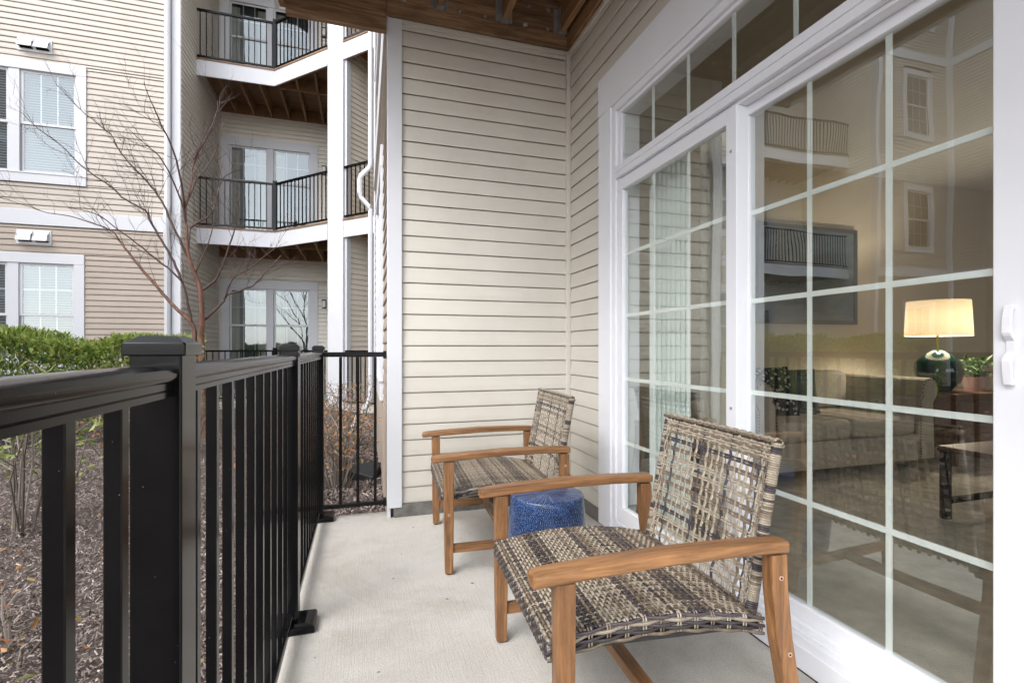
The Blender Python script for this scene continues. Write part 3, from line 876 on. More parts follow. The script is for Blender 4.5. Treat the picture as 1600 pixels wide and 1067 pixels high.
# ------------------------------------------------------------------ living room behind the glass
FZ = 0.12
struct('interior_floor', MB().box(1.645, 7.2, -3.0, 3.9, FZ - 0.1, FZ), M['carpet'], 'beige carpet floor of the living room behind the glass')
struct('interior_ceiling', MB().box(1.63, 7.2, -3.0, 3.9, 3.00, 3.10), M['ceil'], 'off white living room ceiling behind the glass')
wl = MB()
wl.box(1.63, 7.2, 3.88, 3.95, FZ, 3.00); wl.box(7.15, 7.25, -3.0, 3.88, FZ, 3.00); wl.box(1.63, 2.2, -3.1, -3.0, FZ, 3.00); wl.box(6.6, 7.15, -3.1, -3.0, FZ, 3.00); wl.box(2.2, 6.6, -3.1, -3.0, FZ, 0.45); wl.box(2.2, 6.6, -3.1, -3.0, 2.75, 3.00)
wl.box(1.627, 1.645, 2.67, 3.88, FZ, 3.00); wl.box(1.627, 1.645, -3.0, 0.49, FZ, 3.00); wl.box(1.627, 1.645, 0.49, 2.67, 2.61, 3.00)
struct('interior_wall', wl, M['paint'], 'tan painted living room walls behind the glass')

# added window, out of view, that lets extra daylight fill the room
fill_win = MB()
for xa in (2.2, 3.62, 5.08, 6.52): fill_win.box(xa, xa + 0.08, -3.08, -3.02, 0.45, 2.75)
fill_win = fill_win.build('window', M['door_white'], own)
for xa in (2.28, 3.70, 5.16):
    MB().box(xa, xa + 1.36 if xa > 2.3 else xa + 1.34, -3.075, -3.025, 0.45, 0.52).build('sash', M['door_white'], fill_win)
    MB().box(xa, xa + 1.36 if xa > 2.3 else xa + 1.34, -3.075, -3.025, 1.58, 1.64).build('sash', M['door_white'], fill_win)
    MB().add([(xa, -3.05, 0.52), (xa + 1.34, -3.05, 0.52), (xa + 1.34, -3.05, 2.75), (xa, -3.05, 2.75)], [(0, 1, 2, 3)]).build('pane', M['glass'], fill_win)
sf = thing('sofa', 'beige linen sofa with rolled arms and nailhead trim in the living room', 'sofa', (3.7, 3.3, FZ))
SX0, SX1, SY0, SY1 = 2.72, 4.66, 2.86, 3.78
MB().box(SX0 + 0.12, SX1 - 0.12, SY0 + 0.01, SY1, FZ + 0.07, FZ + 0.29).build('base', M['sofa'], sf, bevel=0.02)
for k in range(2):
    w = (SX1 - SX0 - 0.52) / 2
    a = SX0 + 0.26 + k * w
    MB().box(a + 0.006, a + w - 0.006, SY0 - 0.01, SY1 - 0.25, FZ + 0.292, FZ + 0.45).build('seat_cushion', M['sofa'], sf, bevel=0.045, seg=4)
    MB().box(a + 0.006, a + w - 0.006, SY1 - 0.34, SY1 - 0.13, FZ + 0.455, FZ + 0.80).build('back_cushion', M['sofa'], sf, bevel=0.06, seg=4)
MB().box(SX0 + 0.16, SX1 - 0.16, SY1 - 0.125, SY1, FZ + 0.292, FZ + 0.76).build('backrest', M['sofa'], sf, bevel=0.05, seg=4)
for a, sgn in ((SX0, -1), (SX1 - 0.25, 1)):
    mb = MB()
    pr = []
    x0, x1 = a, a + 0.25
    if sgn > 0: fx = lambda q: x0 + q
    else: fx = lambda q: x1 - q
    out = [(0.03, 0.07), (0.215, 0.07), (0.20, 0.55)]
    for i in range(13):
        q = R(-30 + i * 235 / 12)
        out.append((0.155 + 0.10 * math.cos(q), 0.66 + 0.10 * math.sin(q)))
    out.append((0.03, 0.58))
    mb.loft([[(fx(p[0]), yy, FZ + p[1]) for p in out] for yy in (SY0, SY1 - 0.02)])
    am = mb.build('arm', M['sofa'], sf, bevel=0.012)
    nb = MB()
    for (p, q) in zip(out, out[1:] + out[:1]):
        L = math.dist(p, q); n = max(1, int(L / 0.024))
        for i in range(n):
            t = i / n
            px, pz = p[0] + (q[0] - p[0]) * t, p[1] + (q[1] - p[1]) * t
            px = 0.125 + (px - 0.125) * 0.9; pz = 0.4 + (pz - 0.4) * 0.965
            c = (fx(px), SY0 - 0.003, FZ + pz)
            nb.add([(c[0] - .008, c[1], c[2]), (c[0], c[1], c[2] - .008), (c[0] + .008, c[1], c[2]), (c[0], c[1], c[2] + .008), (c[0], c[1] - .006, c[2])], [(0, 1, 4), (1, 2, 4), (2, 3, 4), (3, 0, 4)])
    nb.build('nailhead_trim', M['nail'], am, kind='stuff')
for x in (SX0 + 0.16, SX1 - 0.22):
    for yq in (SY0 + 0.06, SY1 - 0.12):
        MB().box(x, x + 0.06, yq, yq + 0.06, FZ, FZ + 0.07).build('leg', M['walnut'], sf)
def pillow(name, label, loc, w, h, th, rx, rz, mt):
    n = 10
    pts, fs = [], []
    for sgn in (1, -1):
        for i in range(n + 1):
            for j in range(n + 1):
                a, b = i / n * 2 - 1, j / n * 2 - 1
                k = max(0, (1 - a ** 4) * (1 - b ** 4)) ** 0.5
                pin = 1 - 0.07 * (1 - abs(a)) * abs(b) ** 3 - 0.0
                pts.append((a * w / 2 * (1 - 0.06 * (1 - b * b)), sgn * th / 2 * k, b * h / 2 * (1 - 0.06 * (1 - a * a))))
    N = (n + 1) ** 2
    for s_ in range(2):
        for i in range(n):
            for j in range(n):
                q = [s_ * N + i * (n + 1) + j, s_ * N + (i + 1) * (n + 1) + j, s_ * N + (i + 1) * (n + 1) + j + 1, s_ * N + i * (n + 1) + j + 1]
                fs.append(q if s_ == 0 else q[::-1])
    o = MB().add(pts, fs).build(name, mt, None, smooth=True)
    o.location = loc; o.rotation_euler = (R(rx), 0, R(rz))
    return tag(o, label, 'pillow')
pillow('pillow', 'black throw pillow with white dots leaning on the sofa', (3.28, 3.28, FZ + 0.64), 0.46, 0.46, 0.17, -22, -12, M['pillow'])
pillow('pillow', 'dark green patterned throw pillow against the left sofa arm', (3.08, 3.40, FZ + 0.66), 0.48, 0.46, 0.16, -16, 28, M['pillow2'])
pillow('pillow', 'grey leaf print throw pillow beside the dotted pillow', (3.60, 3.36, FZ + 0.63), 0.44, 0.42, 0.15, -20, -30, M['pillow2'])
et = thing('end_table', 'brown wooden end table with drawers beside the sofa', 'table', (5.1, 3.15, FZ))
MB().box(4.80, 5.50, 2.80, 3.50, FZ + 0.58, FZ + 0.62).build('tabletop', M['walnut'], et, bevel=0.005)
MB().box(4.83, 5.47, 2.83, 3.47, FZ + 0.14, FZ + 0.578).build('cabinet', M['walnut'], et, bevel=0.003)
for z in (0.17, 0.37):
    dr = MB().box(4.85, 5.45, 2.81, 2.829, FZ + z, FZ + z + 0.18).build('drawer', M['walnut'], et, bevel=0.003)
    MB().box(5.12, 5.18, 2.79, 2.809, FZ + z + 0.08, FZ + z + 0.10).build('knob', M['brass'], dr)
for x in (4.84, 5.42):
    for yq in (2.84, 3.42): MB().box(x, x + 0.04, yq, yq + 0.04, FZ, FZ + 0.138).build('leg', M['walnut'], et)
LX, LY, LZ = 4.98, 3.06, FZ + 0.62
lp = thing('table_lamp', 'lit table lamp with linen drum shade and round green ceramic base', 'lamp', (LX, LY, LZ))
MB().lathe([(0.0, LZ), (0.09, LZ), (0.10, LZ + 0.02), (0.16, LZ + 0.09), (0.185, LZ + 0.18), (0.16, LZ + 0.27), (0.09, LZ + 0.34), (0.045, LZ + 0.37), (0.0, LZ + 0.372)], (LX, LY), 28).build('base', M['lampgreen'], lp, smooth=True)
MB().lathe([(0.012, LZ + 0.372), (0.012, LZ + 0.80), (0.018, LZ + 0.805), (0.018, LZ + 0.83), (0.004, LZ + 0.835)], (LX, LY), 12).build('stem', M['brass'], lp, smooth=True)
sz0, sz1 = LZ + 0.50, LZ + 0.815
MB().lathe([(0.240, sz0), (0.225, sz1)], (LX, LY), 40, cap=False).build('shade', M['shade'], lp, smooth=True)
ld = bpy.data.lights.new('lamp_bulb', 'POINT'); ld.energy = 15; ld.color = (1.0, 0.9, 0.76); ld.shadow_soft_size = 0.04
lo_ = bpy.data.objects.new('lamp_bulb', ld); COL.objects.link(lo_); lo_.location = (LX + 0.03, LY, LZ + 0.62)
lo_.parent = lp; lo_.matrix_parent_inverse = Matrix.Translation(-Vector(lp.location))
pt_ = thing('potted_plant', 'green houseplant in a pink pot on the end table', 'plant', (5.33, 2.98, LZ))
MB().lathe([(0.0, LZ), (0.07, LZ), (0.095, LZ + 0.13), (0.085, LZ + 0.13), (0.08, LZ + 0.11), (0.0, LZ + 0.11)], (5.33, 2.98), 20).build('pot', M['pink'], pt_, smooth=True, angle=40)
ct = thing('coffee_table', 'low coffee table with black metal legs standing on the carpet', 'table', (3.8, 1.8, FZ))
MB().box(3.28, 4.35, 1.30, 2.02, FZ + 0.40, FZ + 0.43).build('tabletop', M['walnut'], ct, bevel=0.004)
for x in (3.285, 4.305):
    for yq in (1.31, 1.97): MB().box(x, x + 0.04, yq, yq + 0.04, FZ, FZ + 0.40).build('leg', M['black'], ct)
MB().box(3.326, 4.304, 1.975, 2.005, FZ + 0.09, FZ + 0.12).build('rail', M['black'], ct); MB().box(3.326, 4.304, 1.315, 1.345, FZ + 0.09, FZ + 0.12).build('rail', M['black'], ct)
pc = thing('framed_picture', 'dark abstract canvas in a black frame above the sofa', 'picture', (4.3, 3.87, 1.9))
MB().box(3.72, 4.98, 3.850, 3.868, 1.42, 2.34).build('canvas', M['art'], pc)
fm = MB(); fm.box(3.68, 3.72, 3.835, 3.872, 1.38, 2.38); fm.box(4.98, 5.02, 3.835, 3.872, 1.38, 2.38); fm.box(3.72, 4.98, 3.835, 3.872, 1.38, 1.4195); fm.box(3.72, 4.98, 3.835, 3.872, 2.3405, 2.38)
fm.build('frame', M['blackp'], pc)
vb = thing('vertical_blind', 'pale green vertical blind vanes stacked behind the fixed glass', 'blind', (1.68, 2.32, 2.2))
MB().box(1.60, 1.626, 0.6, 2.58, 2.20, 2.24).build('headrail', M['white'], vb)
for k in range(8):
    yv = 2.15 + k * 0.043
    a = R(7)
    mb = MB(((1.612, yv), (math.sin(a), math.cos(a)), (math.cos(a), -math.sin(a))))
    pts = [(-0.045 + 0.09 * i / 6, 0.003 * math.cos((i / 6 - .5) * math.pi), 0) for i in range(7)]
    mb.add([(p[0], p[1], FZ + 0.06) for p in pts] + [(p[0], p[1], 2.198) for p in pts], [(i, i + 1, 8 + i, 7 + i) for i in range(6)])
    mb.build('vane', M['vane'], vb, smooth=True)
def drape(label, x, y0, y1, n):
    mb = MB()
    N = n * 8
    rows = []
    for zi, z in enumerate((FZ + 0.01, 0.7, 1.3, 1.9, 2.42)):
        rows.append([(x + 0.022 * math.sin(i / 8 * 2 * math.pi + 0.3 * zi) * (1.1 - z * 0.15), y0 + (y1 - y0) * i / N + 0.008 * math.sin(i + zi), z) for i in range(N + 1)])
    mb.loft(rows, closed=False, cap=False)
    return tag(mb.build('drape', M['drape'], None, smooth=True), label, 'curtain')
drape('beige linen curtain hanging behind the fixed glass next to the blind vanes', 1.84, 2.10, 2.32, 4)

# ------------------------------------------------------------------ patio railing (black aluminium)
rail = thing('metal_railing', 'black aluminium patio railing with square balusters and capped posts', 'railing', (-0.28, 1.5, 0))
BK = M['black']
RX = -0.282
def post(x, y, shoe=True):
    w = 0.032
    p = MB().box(x - w, x + w, y - w, y + w, 0.004, 1.137).build('post', BK, rail, bevel=0.003)
    c = 0.039
    m = MB()
    m.loft([[(x - c, y - c, 1.119), (x + c, y - c, 1.119), (x + c, y + c, 1.119), (x - c, y + c, 1.119)],
            [(x - c, y - c, 1.137), (x + c, y - c, 1.137), (x + c, y + c, 1.137), (x - c, y + c, 1.137)],
            [(x - 0.024, y - 0.024, 1.1475), (x + 0.024, y - 0.024, 1.1475), (x + 0.024, y + 0.024, 1.1475), (x - 0.024, y + 0.024, 1.1475)]])
    m.build('post_cap', BK, p, bevel=0.002)
    if shoe:
        s = MB()
        a, b = 0.085, 0.066
        s.loft([[(x - a + 0.012, y - b, 0.0), (x + a + 0.012, y - b, 0.0), (x + a + 0.012, y + b, 0.0), (x - a + 0.012, y + b, 0.0)],
                [(x - a + 0.012, y - b, 0.030), (x + a + 0.012, y - b, 0.030), (x + a + 0.012, y + b, 0.030), (x - a + 0.012, y + b, 0.030)],
                [(x - 0.05, y - 0.05, 0.040), (x + 0.06, y - 0.05, 0.040), (x + 0.06, y + 0.05, 0.040), (x - 0.05, y + 0.05, 0.040)]])
        s.build('post_shoe', BK, p, bevel=0.006)
PY = [-1.75, -0.457, 0.836, 2.130, 3.415]
for y in PY: post(RX, y)
def rprofile(w=0.030):
    # moulded handrail: rounded crown, small bead, straight skirt with a groove
    pr = [(-0.021, 1.0610), (0.021, 1.0610), (0.021, 1.0690), (0.0195, 1.0705), (0.021, 1.0720), (0.021, 1.0810), (0.026, 1.0840), (0.0285, 1.0890), (0.0285, 1.0940), (0.025, 1.1000), (0.017, 1.1045), (0.006, 1.1065)]
    return pr + [(-a, b) for a, b in pr[::-1][0:]][0:len(pr) - 2]
for a, b in zip(PY[:-1], PY[1:]):
    pr = rprofile()
    m = MB(); m.loft([[(RX + q, yy, z) for q, z in pr] for yy in (a + 0.033, b - 0.033)])
    m.build('top_rail', BK, rail, smooth=True, angle=28)
    m = MB()
    m.box(RX - 0.016, RX + 0.016, a + 0.033, b - 0.033, 0.052, 0.080)
    m.build('bottom_rail', BK, rail, bevel=0.003)
    n = 10
    for k in range(1, n + 1):
        yb = a + (b - a) * k / (n + 1.0) if a > 3 else a + 0.1135 * k + 0.012
        if yb > b - 0.06: continue
        MB().box(RX - 0.0095, RX + 0.0095, yb - 0.0095, yb + 0.0095, 0.081, 1.070).build('baluster', BK, rail, bevel=0.0015, seg=1)
yr = 3.415
m = MB(); m.box(RX + 0.033, 0.148, yr - 0.020, yr + 0.020, 1.072, 1.104); m.build('top_rail', BK, rail, bevel=0.006, seg=3)
m = MB(); m.box(RX + 0.033, 0.148, yr - 0.016, yr + 0.016, 0.068, 0.096); m.build('bottom_rail', BK, rail, bevel=0.003)
for x in (-0.146, -0.036, 0.076): MB().box(x - 0.0095, x + 0.0095, yr - 0.0095, yr + 0.0095, 0.097, 1.071).build('baluster', BK, rail, bevel=0.0015, seg=1)
for z0, z1 in ((1.060, 1.112), (0.060, 0.106)): MB().box(0.128, 0.1495, yr - 0.028, yr + 0.028, z0, z1).build('wall_bracket', BK, rail, bevel=0.004)

# ------------------------------------------------------------------ wicker lounge chairs
def strand(mb, pts, nrm, side, w, t, mi=0):
    """flat rounded strip along pts; nrm = strip normal, side = across the strip"""
    rs = []
    for i, p in enumerate(pts):
        p = Vector(p); n = Vector(nrm[i] if isinstance(nrm, list) else nrm); sd = Vector(side[i] if isinstance(side, list) else side)
        rs.append([tuple(p + sd * a * w / 2 + n * b * t / 2) for a, b in ((-1, -0.3), (-0.6, 0.8), (0, 1), (0.6, 0.8), (1, -0.3), (0, -0.9))])
    mb.loft(rs, mi)

WMATS = None
def pick(dark):
    r = rnd.random()
    if dark: return 2 if r < 0.74 else 1
    return 0 if r < 0.78 else (1 if r < 0.95 else 2)

def make_chair(name, label, loc, rotz, group):
    wm = [M['w_tan'], M['w_brown'], M['w_dark']]
    t = thing(name, label, 'chair', loc, world_built=False, group=group, rotz=rotz)
    HY = 0.355
    for s in (-1, 1):
        y = s * HY
        # front leg: slight taper
        m = MB()
        m.loft([[(-0.020, y - .019, 0.006), (0.020, y - .019, 0.006), (0.020, y + .019, 0.006), (-0.020, y + .019, 0.006)],
                [(-0.024, y - .021, 0.20), (0.022, y - .021, 0.20), (0.022, y + .021, 0.20), (-0.024, y + .021, 0.20)],
                [(-0.027, y - .022, 0.564), (0.024, y - .022, 0.564), (0.024, y + .022, 0.564), (-0.027, y + .022, 0.564)]])
        fl = m.build('leg', M['teak_z'], t, bevel=0.004)
        MB().lathe([(0.0, 0.0), (0.011, 0.0), (0.011, 0.0055), (0.0, 0.0055)], (0.0, y), 10).build('foot_glide', M['blackp'], fl)
        # rear leg: rakes backwards towards the floor
        m = MB()
        prof = [(0.690, 0.006, 0.040), (0.660, 0.16, 0.046), (0.627, 0.34, 0.050), (0.612, 0.48, 0.050), (0.610, 0.572, 0.048)]
        m.loft([[(x - w / 2, y - .021, z), (x + w / 2, y - .021, z), (x + w / 2, y + .021, z), (x - w / 2, y + .021, z)] for x, z, w in prof])
        rl = m.build('leg', M['teak_z'], t, bevel=0.004)
        # arm: bowed, rounded nose
        m = MB()
        pa = [(-0.088, 0.5735, 0.022, 0.024), (-0.080, 0.5765, 0.028, 0.030), (-0.05, 0.580, 0.030, 0.032), (0.10, 0.589, 0.030, 0.033), (0.28, 0.5965, 0.030, 0.033), (0.46, 0.597, 0.029, 0.032), (0.638, 0.592, 0.027, 0.031)]
        m.loft([[(x, y - w, z - h / 2), (x, y + w, z - h / 2), (x, y + w, z + h / 2), (x, y - w, z + h / 2)] for x, z, w, h in pa])
        m.build('armrest', M['teak_x'], t, bevel=0.007, seg=3)
        m = MB().box(0.021, 0.650, y - .011, y + .011, 0.105, 0.148)
        m.build('stretcher', M['teak_x'], t, bevel=0.003)
        for (x, z, par) in ((-0.002, 0.30, fl), (0.612, 0.51, rl), (0.640, 0.30, rl)):
            m = MB(); m.tube([(x, y + s * 0.019, z), (x, y + s * 0.0232, z)], 0.0065, 12)
            sc = m.build('screw_cap', M['copper'], par)
            m = MB(); m.tube([(x, y + s * 0.0225, z), (x, y + s * 0.0238, z)], 0.0032, 10)
            m.mi = [0] * len(m.f)
            m.build('screw_cap', M['black_groove'], par)
    MB().box(0.300, 0.342, -HY + .0115, HY - .0115, 0.108, 0.145).build('stretcher', M['teak_y'], t, bevel=0.003)
    # ---- seat
    YW = 0.322
    def top(x):
        xs = [0.0, 0.10, 0.25, 0.42, 0.60]; zs = [0.402, 0.417, 0.428, 0.415, 0.382]
        return float(np.interp(x, xs, zs)) if not (0 < x < 0.6) else float(np.polyval(PC, x))
    PC = np.polyfit([0.0, 0.10, 0.25, 0.42, 0.60], [0.402, 0.417, 0.428, 0.415, 0.382], 3)
    path = []
    for a in np.linspace(0, 1, 8): path.append((-0.034 + 0.004 * a * 0, 0.352 + 0.036 * a))
    for a in np.linspace(0.15, 1, 6): q = a * math.pi / 2; path.append((-0.034 + 0.026 * (1 - math.cos(q)), 0.388 + 0.014 * math.sin(q)))
    for x in np.linspace(0.006, 0.60, 46): path.append((float(x), top(float(x))))
    P = np.array(path); seg = np.hypot(*np.diff(P, axis=0).T); cum = np.concatenate([[0], np.cumsum(seg)])
    LT = cum[-1]
    def at(s):
        x, z = np.interp(s, cum, P[:, 0]), np.interp(s, cum, P[:, 1])
        e = 0.006
        dx = np.interp(min(s + e, LT), cum, P[:, 0]) - np.interp(max(s - e, 0), cum, P[:, 0])
        dz = np.interp(min(s + e, LT), cum, P[:, 1]) - np.interp(max(s - e, 0), cum, P[:, 1])
        l = math.hypot(dx, dz) or 1
        return float(x), float(z), (-dz / l, 0, dx / l), (dx / l, 0, dz / l)
    m = MB()
    pitch_w, pitch_p = 0.0108, 0.0165
    nw = int(LT / pitch_w); npp = int(2 * YW / pitch_p)
    for i in range(nw):
        s = (i + 0.5) * LT / nw
        x, z, n, tg = at(s)
        ph = (s + 0.012) % 0.163
        dark = ph < 0.056
        mi = pick(dark)
        pts = []
        K = npp * 2
        for k in range(K + 1):
            yy = -YW + 2 * YW * k / K
            am = 0.0026 * math.sin((k / 2.0 + (i % 2)) * math.pi)
            pts.append((x + n[0] * am, yy, z + n[2] * am))
        strand(m, pts, n, tg, 0.0088, 0.0034, mi)
    for k in range(npp):
        yy = -YW + 2 * YW * (k + 0.5) / npp
        mi = 1 if rnd.random() < 0.6 else (2 if rnd.random() < 0.6 else 0)
        pts, nn = [], []
        for i in range(nw * 2 + 1):
            s = LT * i / (nw * 2)
            x, z, n, tg = at(s)
            am = -0.0026 * math.sin((i / 2.0 + (k % 2)) * math.pi + math.pi / 2 * 0) * (1 if True else 0)
            # passes over wefts of the other parity
            am = 0.0026 * math.cos((i / 2.0 - 0.5 + (k % 2) + 1) * math.pi)
            pts.append((x + n[0] * am, yy, z + n[2] * am)); nn.append(n)
        strand(m, pts, nn, (0, 1, 0), 0.0056, 0.003, mi)
    # woven side bands
    for sd in (-1, 1):
        for r in range(5):
            mi = pick(r % 2 == 0)
            pts = []
            N = 96
            for i in range(N + 1):
                x = -0.034 + 0.634 * i / N
                zz = (top(max(0.0, x)) - 0.004 - 0.0105 * r) if x > 0 else 0.398 - 0.0105 * r
                am = 0.0042 * math.cos((x + 0.02) / 0.61 * 12 * math.pi + r * math.pi)
                pts.append((x, sd * (YW + 0.004) + am * sd, zz))
            strand(m, pts, (0, sd, 0), (0, 0, 1), 0.0102, 0.004, mi)
        for k in range(13):
            for dx in (-0.004, 0.004):
                x = -0.02 + 0.61 * k / 12 + dx
                zt = top(max(0.001, min(0.6, x)))
                strand(m, [(x, sd * (YW - 0.004), zt + 0.003), (x, sd * (YW + 0.0042), zt - 0.004), (x, sd * (YW + 0.0042), zt - 0.046), (x, sd * (YW - 0.004), zt - 0.052)], (0, sd, 0), (1, 0, 0), 0.0052, 0.003, 0 if k % 3 else 1)
    seat = m.build('seat', wm, t, smooth=True, kind='stuff')
    und = MB()
    xs = np.linspace(-0.02, 0.60, 14)
    und.loft([[(float(x), yy, top(max(0.001, float(x))) - 0.010) for yy in (-YW + .004, YW - .004)] for x in xs], closed=False, cap=False)
    und.build('seat_underlay', M['w_dark'], seat)
    for yy in (-0.30, 0.30): MB().bar((0.0, yy, 0.372), (0.60, yy, 0.352), 0.022, 0.016).build('seat_frame', M['blackp'], seat)
    # ---- backrest: open basket weave
    b0, b1 = Vector((0.578, 0, 0.362)), Vector((0.672, 0, 0.856))
    up = (b1 - b0); H = up.length; up.normalize()
    nf = Vector((-up.z, 0, up.x))                       # faces the sitter
    def bp(u, v, off=0.0):
        bow = 0.022 * (1 - (u / 0.29) ** 2)
        return b0 + up * v + Vector((0, u, 0)) + nf * (off - bow)
    UW = 0.272
    frm = MB()
    for sd in (-1, 1):
        nr = 76
        for k in range(nr):
            v = H * (k + 0.5) / nr
            c = bp(sd * 0.284, v, -0.012)
            mi = pick(False) if k % 17 not in (3, 4, 5) else 2
            rg = []
            for dv, sc_ in ((-0.0031, 0.86), (-0.0012, 1.0), (0.0012, 1.0), (0.0031, 0.86)):
                rg.append([tuple(c + up * dv + Vector((0, 1, 0)) * (0.0135 * sc_ * math.cos(q)) + nf * (0.0185 * sc_ * math.sin(q))) for q in (2 * math.pi * j / 10 for j in range(10))])
            frm.loft(rg, mi)
    # top wrap
    for r, (off, dv) in enumerate(((0.006, 0.002), (0.0, 0.0085), (-0.010, 0.011), (-0.020, 0.009), (-0.027, 0.002), (-0.029, -0.007))):
        pts = [tuple(bp(-0.292 + 0.584 * i / 60, H + dv + 0.002 * math.sin(i * math.pi / 2 + r * math.pi), off + 0.002 * math.cos(i * math.pi / 2 + r * math.pi))) for i in range(61)]
        a = math.atan2(dv, off + 0.011)
        strand(frm, pts, tuple(nf * math.cos(a) + up * math.sin(a)), tuple(up * math.cos(a) - nf * math.sin(a)), 0.0098, 0.004, 0 if r % 3 else 1)
    back = frm.build('backrest', wm, t, smooth=True)
    def bstrand(ps, nrm, side, double, mi, w=0.0088):
        q = MB()
        if double:
            for o in (-0.0043, 0.0043):
                pp = [tuple(Vector(p) + Vector(side) * o) for p in ps]
                strand(q, pp, nrm, side, 0.0082, 0.0040, mi)
        else:
            strand(q, ps, nrm, side, w, 0.0042, mi)
        q.build('strand', wm, back, smooth=True)
    us = [-0.21 + 0.03 * k for k in range(15)]
    allu = [-0.266, -0.257, -0.247, -0.236] + us + [0.236, 0.247, 0.257, 0.266]
    vh = [0.018 + 0.0335 * k for k in range(13)]
    vt = [H - 0.004 - 0.0088 * k for k in range(7)]
    allv = sorted(vh + vt)
    for iu, u in enumerate(allu):
        pts = []
        K = 3
        vs = [0.0] + allv
        for iv in range(len(vs) - 1):
            for k in range(K):
                f = k / K
                v = vs[iv] + (vs[iv + 1] - vs[iv]) * f
                ph = (iv + f + iu) * math.pi
                pts.append(tuple(bp(u, v, 0.0027 * math.cos(ph))))
        pts.append(tuple(bp(u, H - 0.003, 0.0)))
        bstrand(pts, tuple(nf), (0, 1, 0), False, pick(iu % 5 == 3), 0.0142 if 4 <= iu < 19 else 0.0070)
    for iv, v in enumerate(allv):
        pts = []
        uu = [-0.276] + allu + [0.276]
        for i in range(len(uu) - 1):
            for k in range(3):
                f = k / 3
                u = uu[i] + (uu[i + 1] - uu[i]) * f
                ph = (i + f - 1 + iv + 2) * math.pi
                pts.append(tuple(bp(u, v, -0.0027 * math.cos(ph))))
        pts.append(tuple(bp(0.276, v, 0)))
        bstrand(pts, tuple(nf), tuple(up), iv < 13, pick(iv in (4, 11) or iv % 7 == 5), 0.0086)
    return t

chair = make_chair('lounge_chair', 'nearest wicker and teak armchair with open basket weave back, in front of the blue stool', (0.488, 1.445, 0.0), R(-3.3), 'wicker and teak armchairs on the patio')
def copy_tree(o, parent=None):
    c = o.copy(); COL.objects.link(c)
    if parent is not None: c.parent = parent
    for ch in [q for q in o.children]: copy_tree(ch, c)
    return c
chair2 = copy_tree(chair)
chair2.location = (0.428, 2.765, 0.0); chair2.rotation_euler = (0, 0, R(-3.0))
chair2['label'] = 'wicker and teak armchair against the siding wall, beyond the blue stool'

# ------------------------------------------------------------------ blue ceramic stool
stool = MB().lathe([(0.0, 0.0), (0.150, 0.0), (0.158, 0.006), (0.172, 0.08), (0.181, 0.18), (0.182, 0.27), (0.177, 0.36), (0.170, 0.430), (0.1695, 0.448), (0.165, 0.457), (0.156, 0.461), (0.0, 0.463)], (0, 0), 64).build('garden_stool', M['glaze'], None, smooth=True, angle=50)
stool.location = (0.815, 2.10, 0.0)
tag(stool, 'glossy blue drum shaped ceramic garden stool between the two armchairs', 'stool')

# ------------------------------------------------------------------ planting
nprs = np.random.RandomState(11)
def leaf_mesh(name, mats, pos, dirs, L, Wd, parent=None, fold=0.25, kind=None):
    """pos (n,3), dirs (n,3) unit; each leaf = folded diamond, 4 points, 2 faces plus tip bend"""
    n = len(pos)
    r = nprs.normal(size=(n, 3)); sd = np.cross(dirs, r); sd /= np.linalg.norm(sd, axis=1)[:, None] + 1e-9
    nm = np.cross(sd, dirs)
    L = np.asarray(L).reshape(-1, 1) * np.ones((n, 1)); Wd = np.asarray(Wd).reshape(-1, 1) * np.ones((n, 1))
    v = np.empty((n, 6, 3))
    v[:, 0] = pos
    v[:, 1] = pos + dirs * L * 0.42 + sd * Wd / 2 + nm * Wd * fold
    v[:, 2] = pos + dirs * L * 0.45 - nm * Wd * 0.02
    v[:, 3] = pos + dirs * L * 0.42 - sd * Wd / 2 + nm * Wd * fold
    v[:, 4] = pos + dirs * L * 0.98 - nm * L * 0.10
    v = v[:, :5].reshape(-1, 3)
    b = np.arange(n)[:, None] * 5
    f = np.concatenate([b + [0, 1, 2], b + [0, 2, 3], b + [1, 4, 2], b + [2, 4, 3]], axis=1).reshape(-1, 3)
    me = bpy.data.meshes.new(name)
    me.vertices.add(len(v)); me.vertices.foreach_set('co', v.astype(np.float32).ravel())
    me.loops.add(f.size); me.loops.foreach_set('vertex_index', f.astype(np.int32).ravel())
    me.polygons.add(len(f)); me.polygons.foreach_set('loop_start', np.arange(0, f.size, 3, dtype=np.int32))
    me.materials.append(mats)
    me.update(calc_edges=True)
    me.polygons.foreach_set('use_smooth', [True] * len(f))
    return obj(name, me, parent, kind=kind)

def unit(a): return a / (np.linalg.norm(a, axis=1)[:, None] + 1e-9)

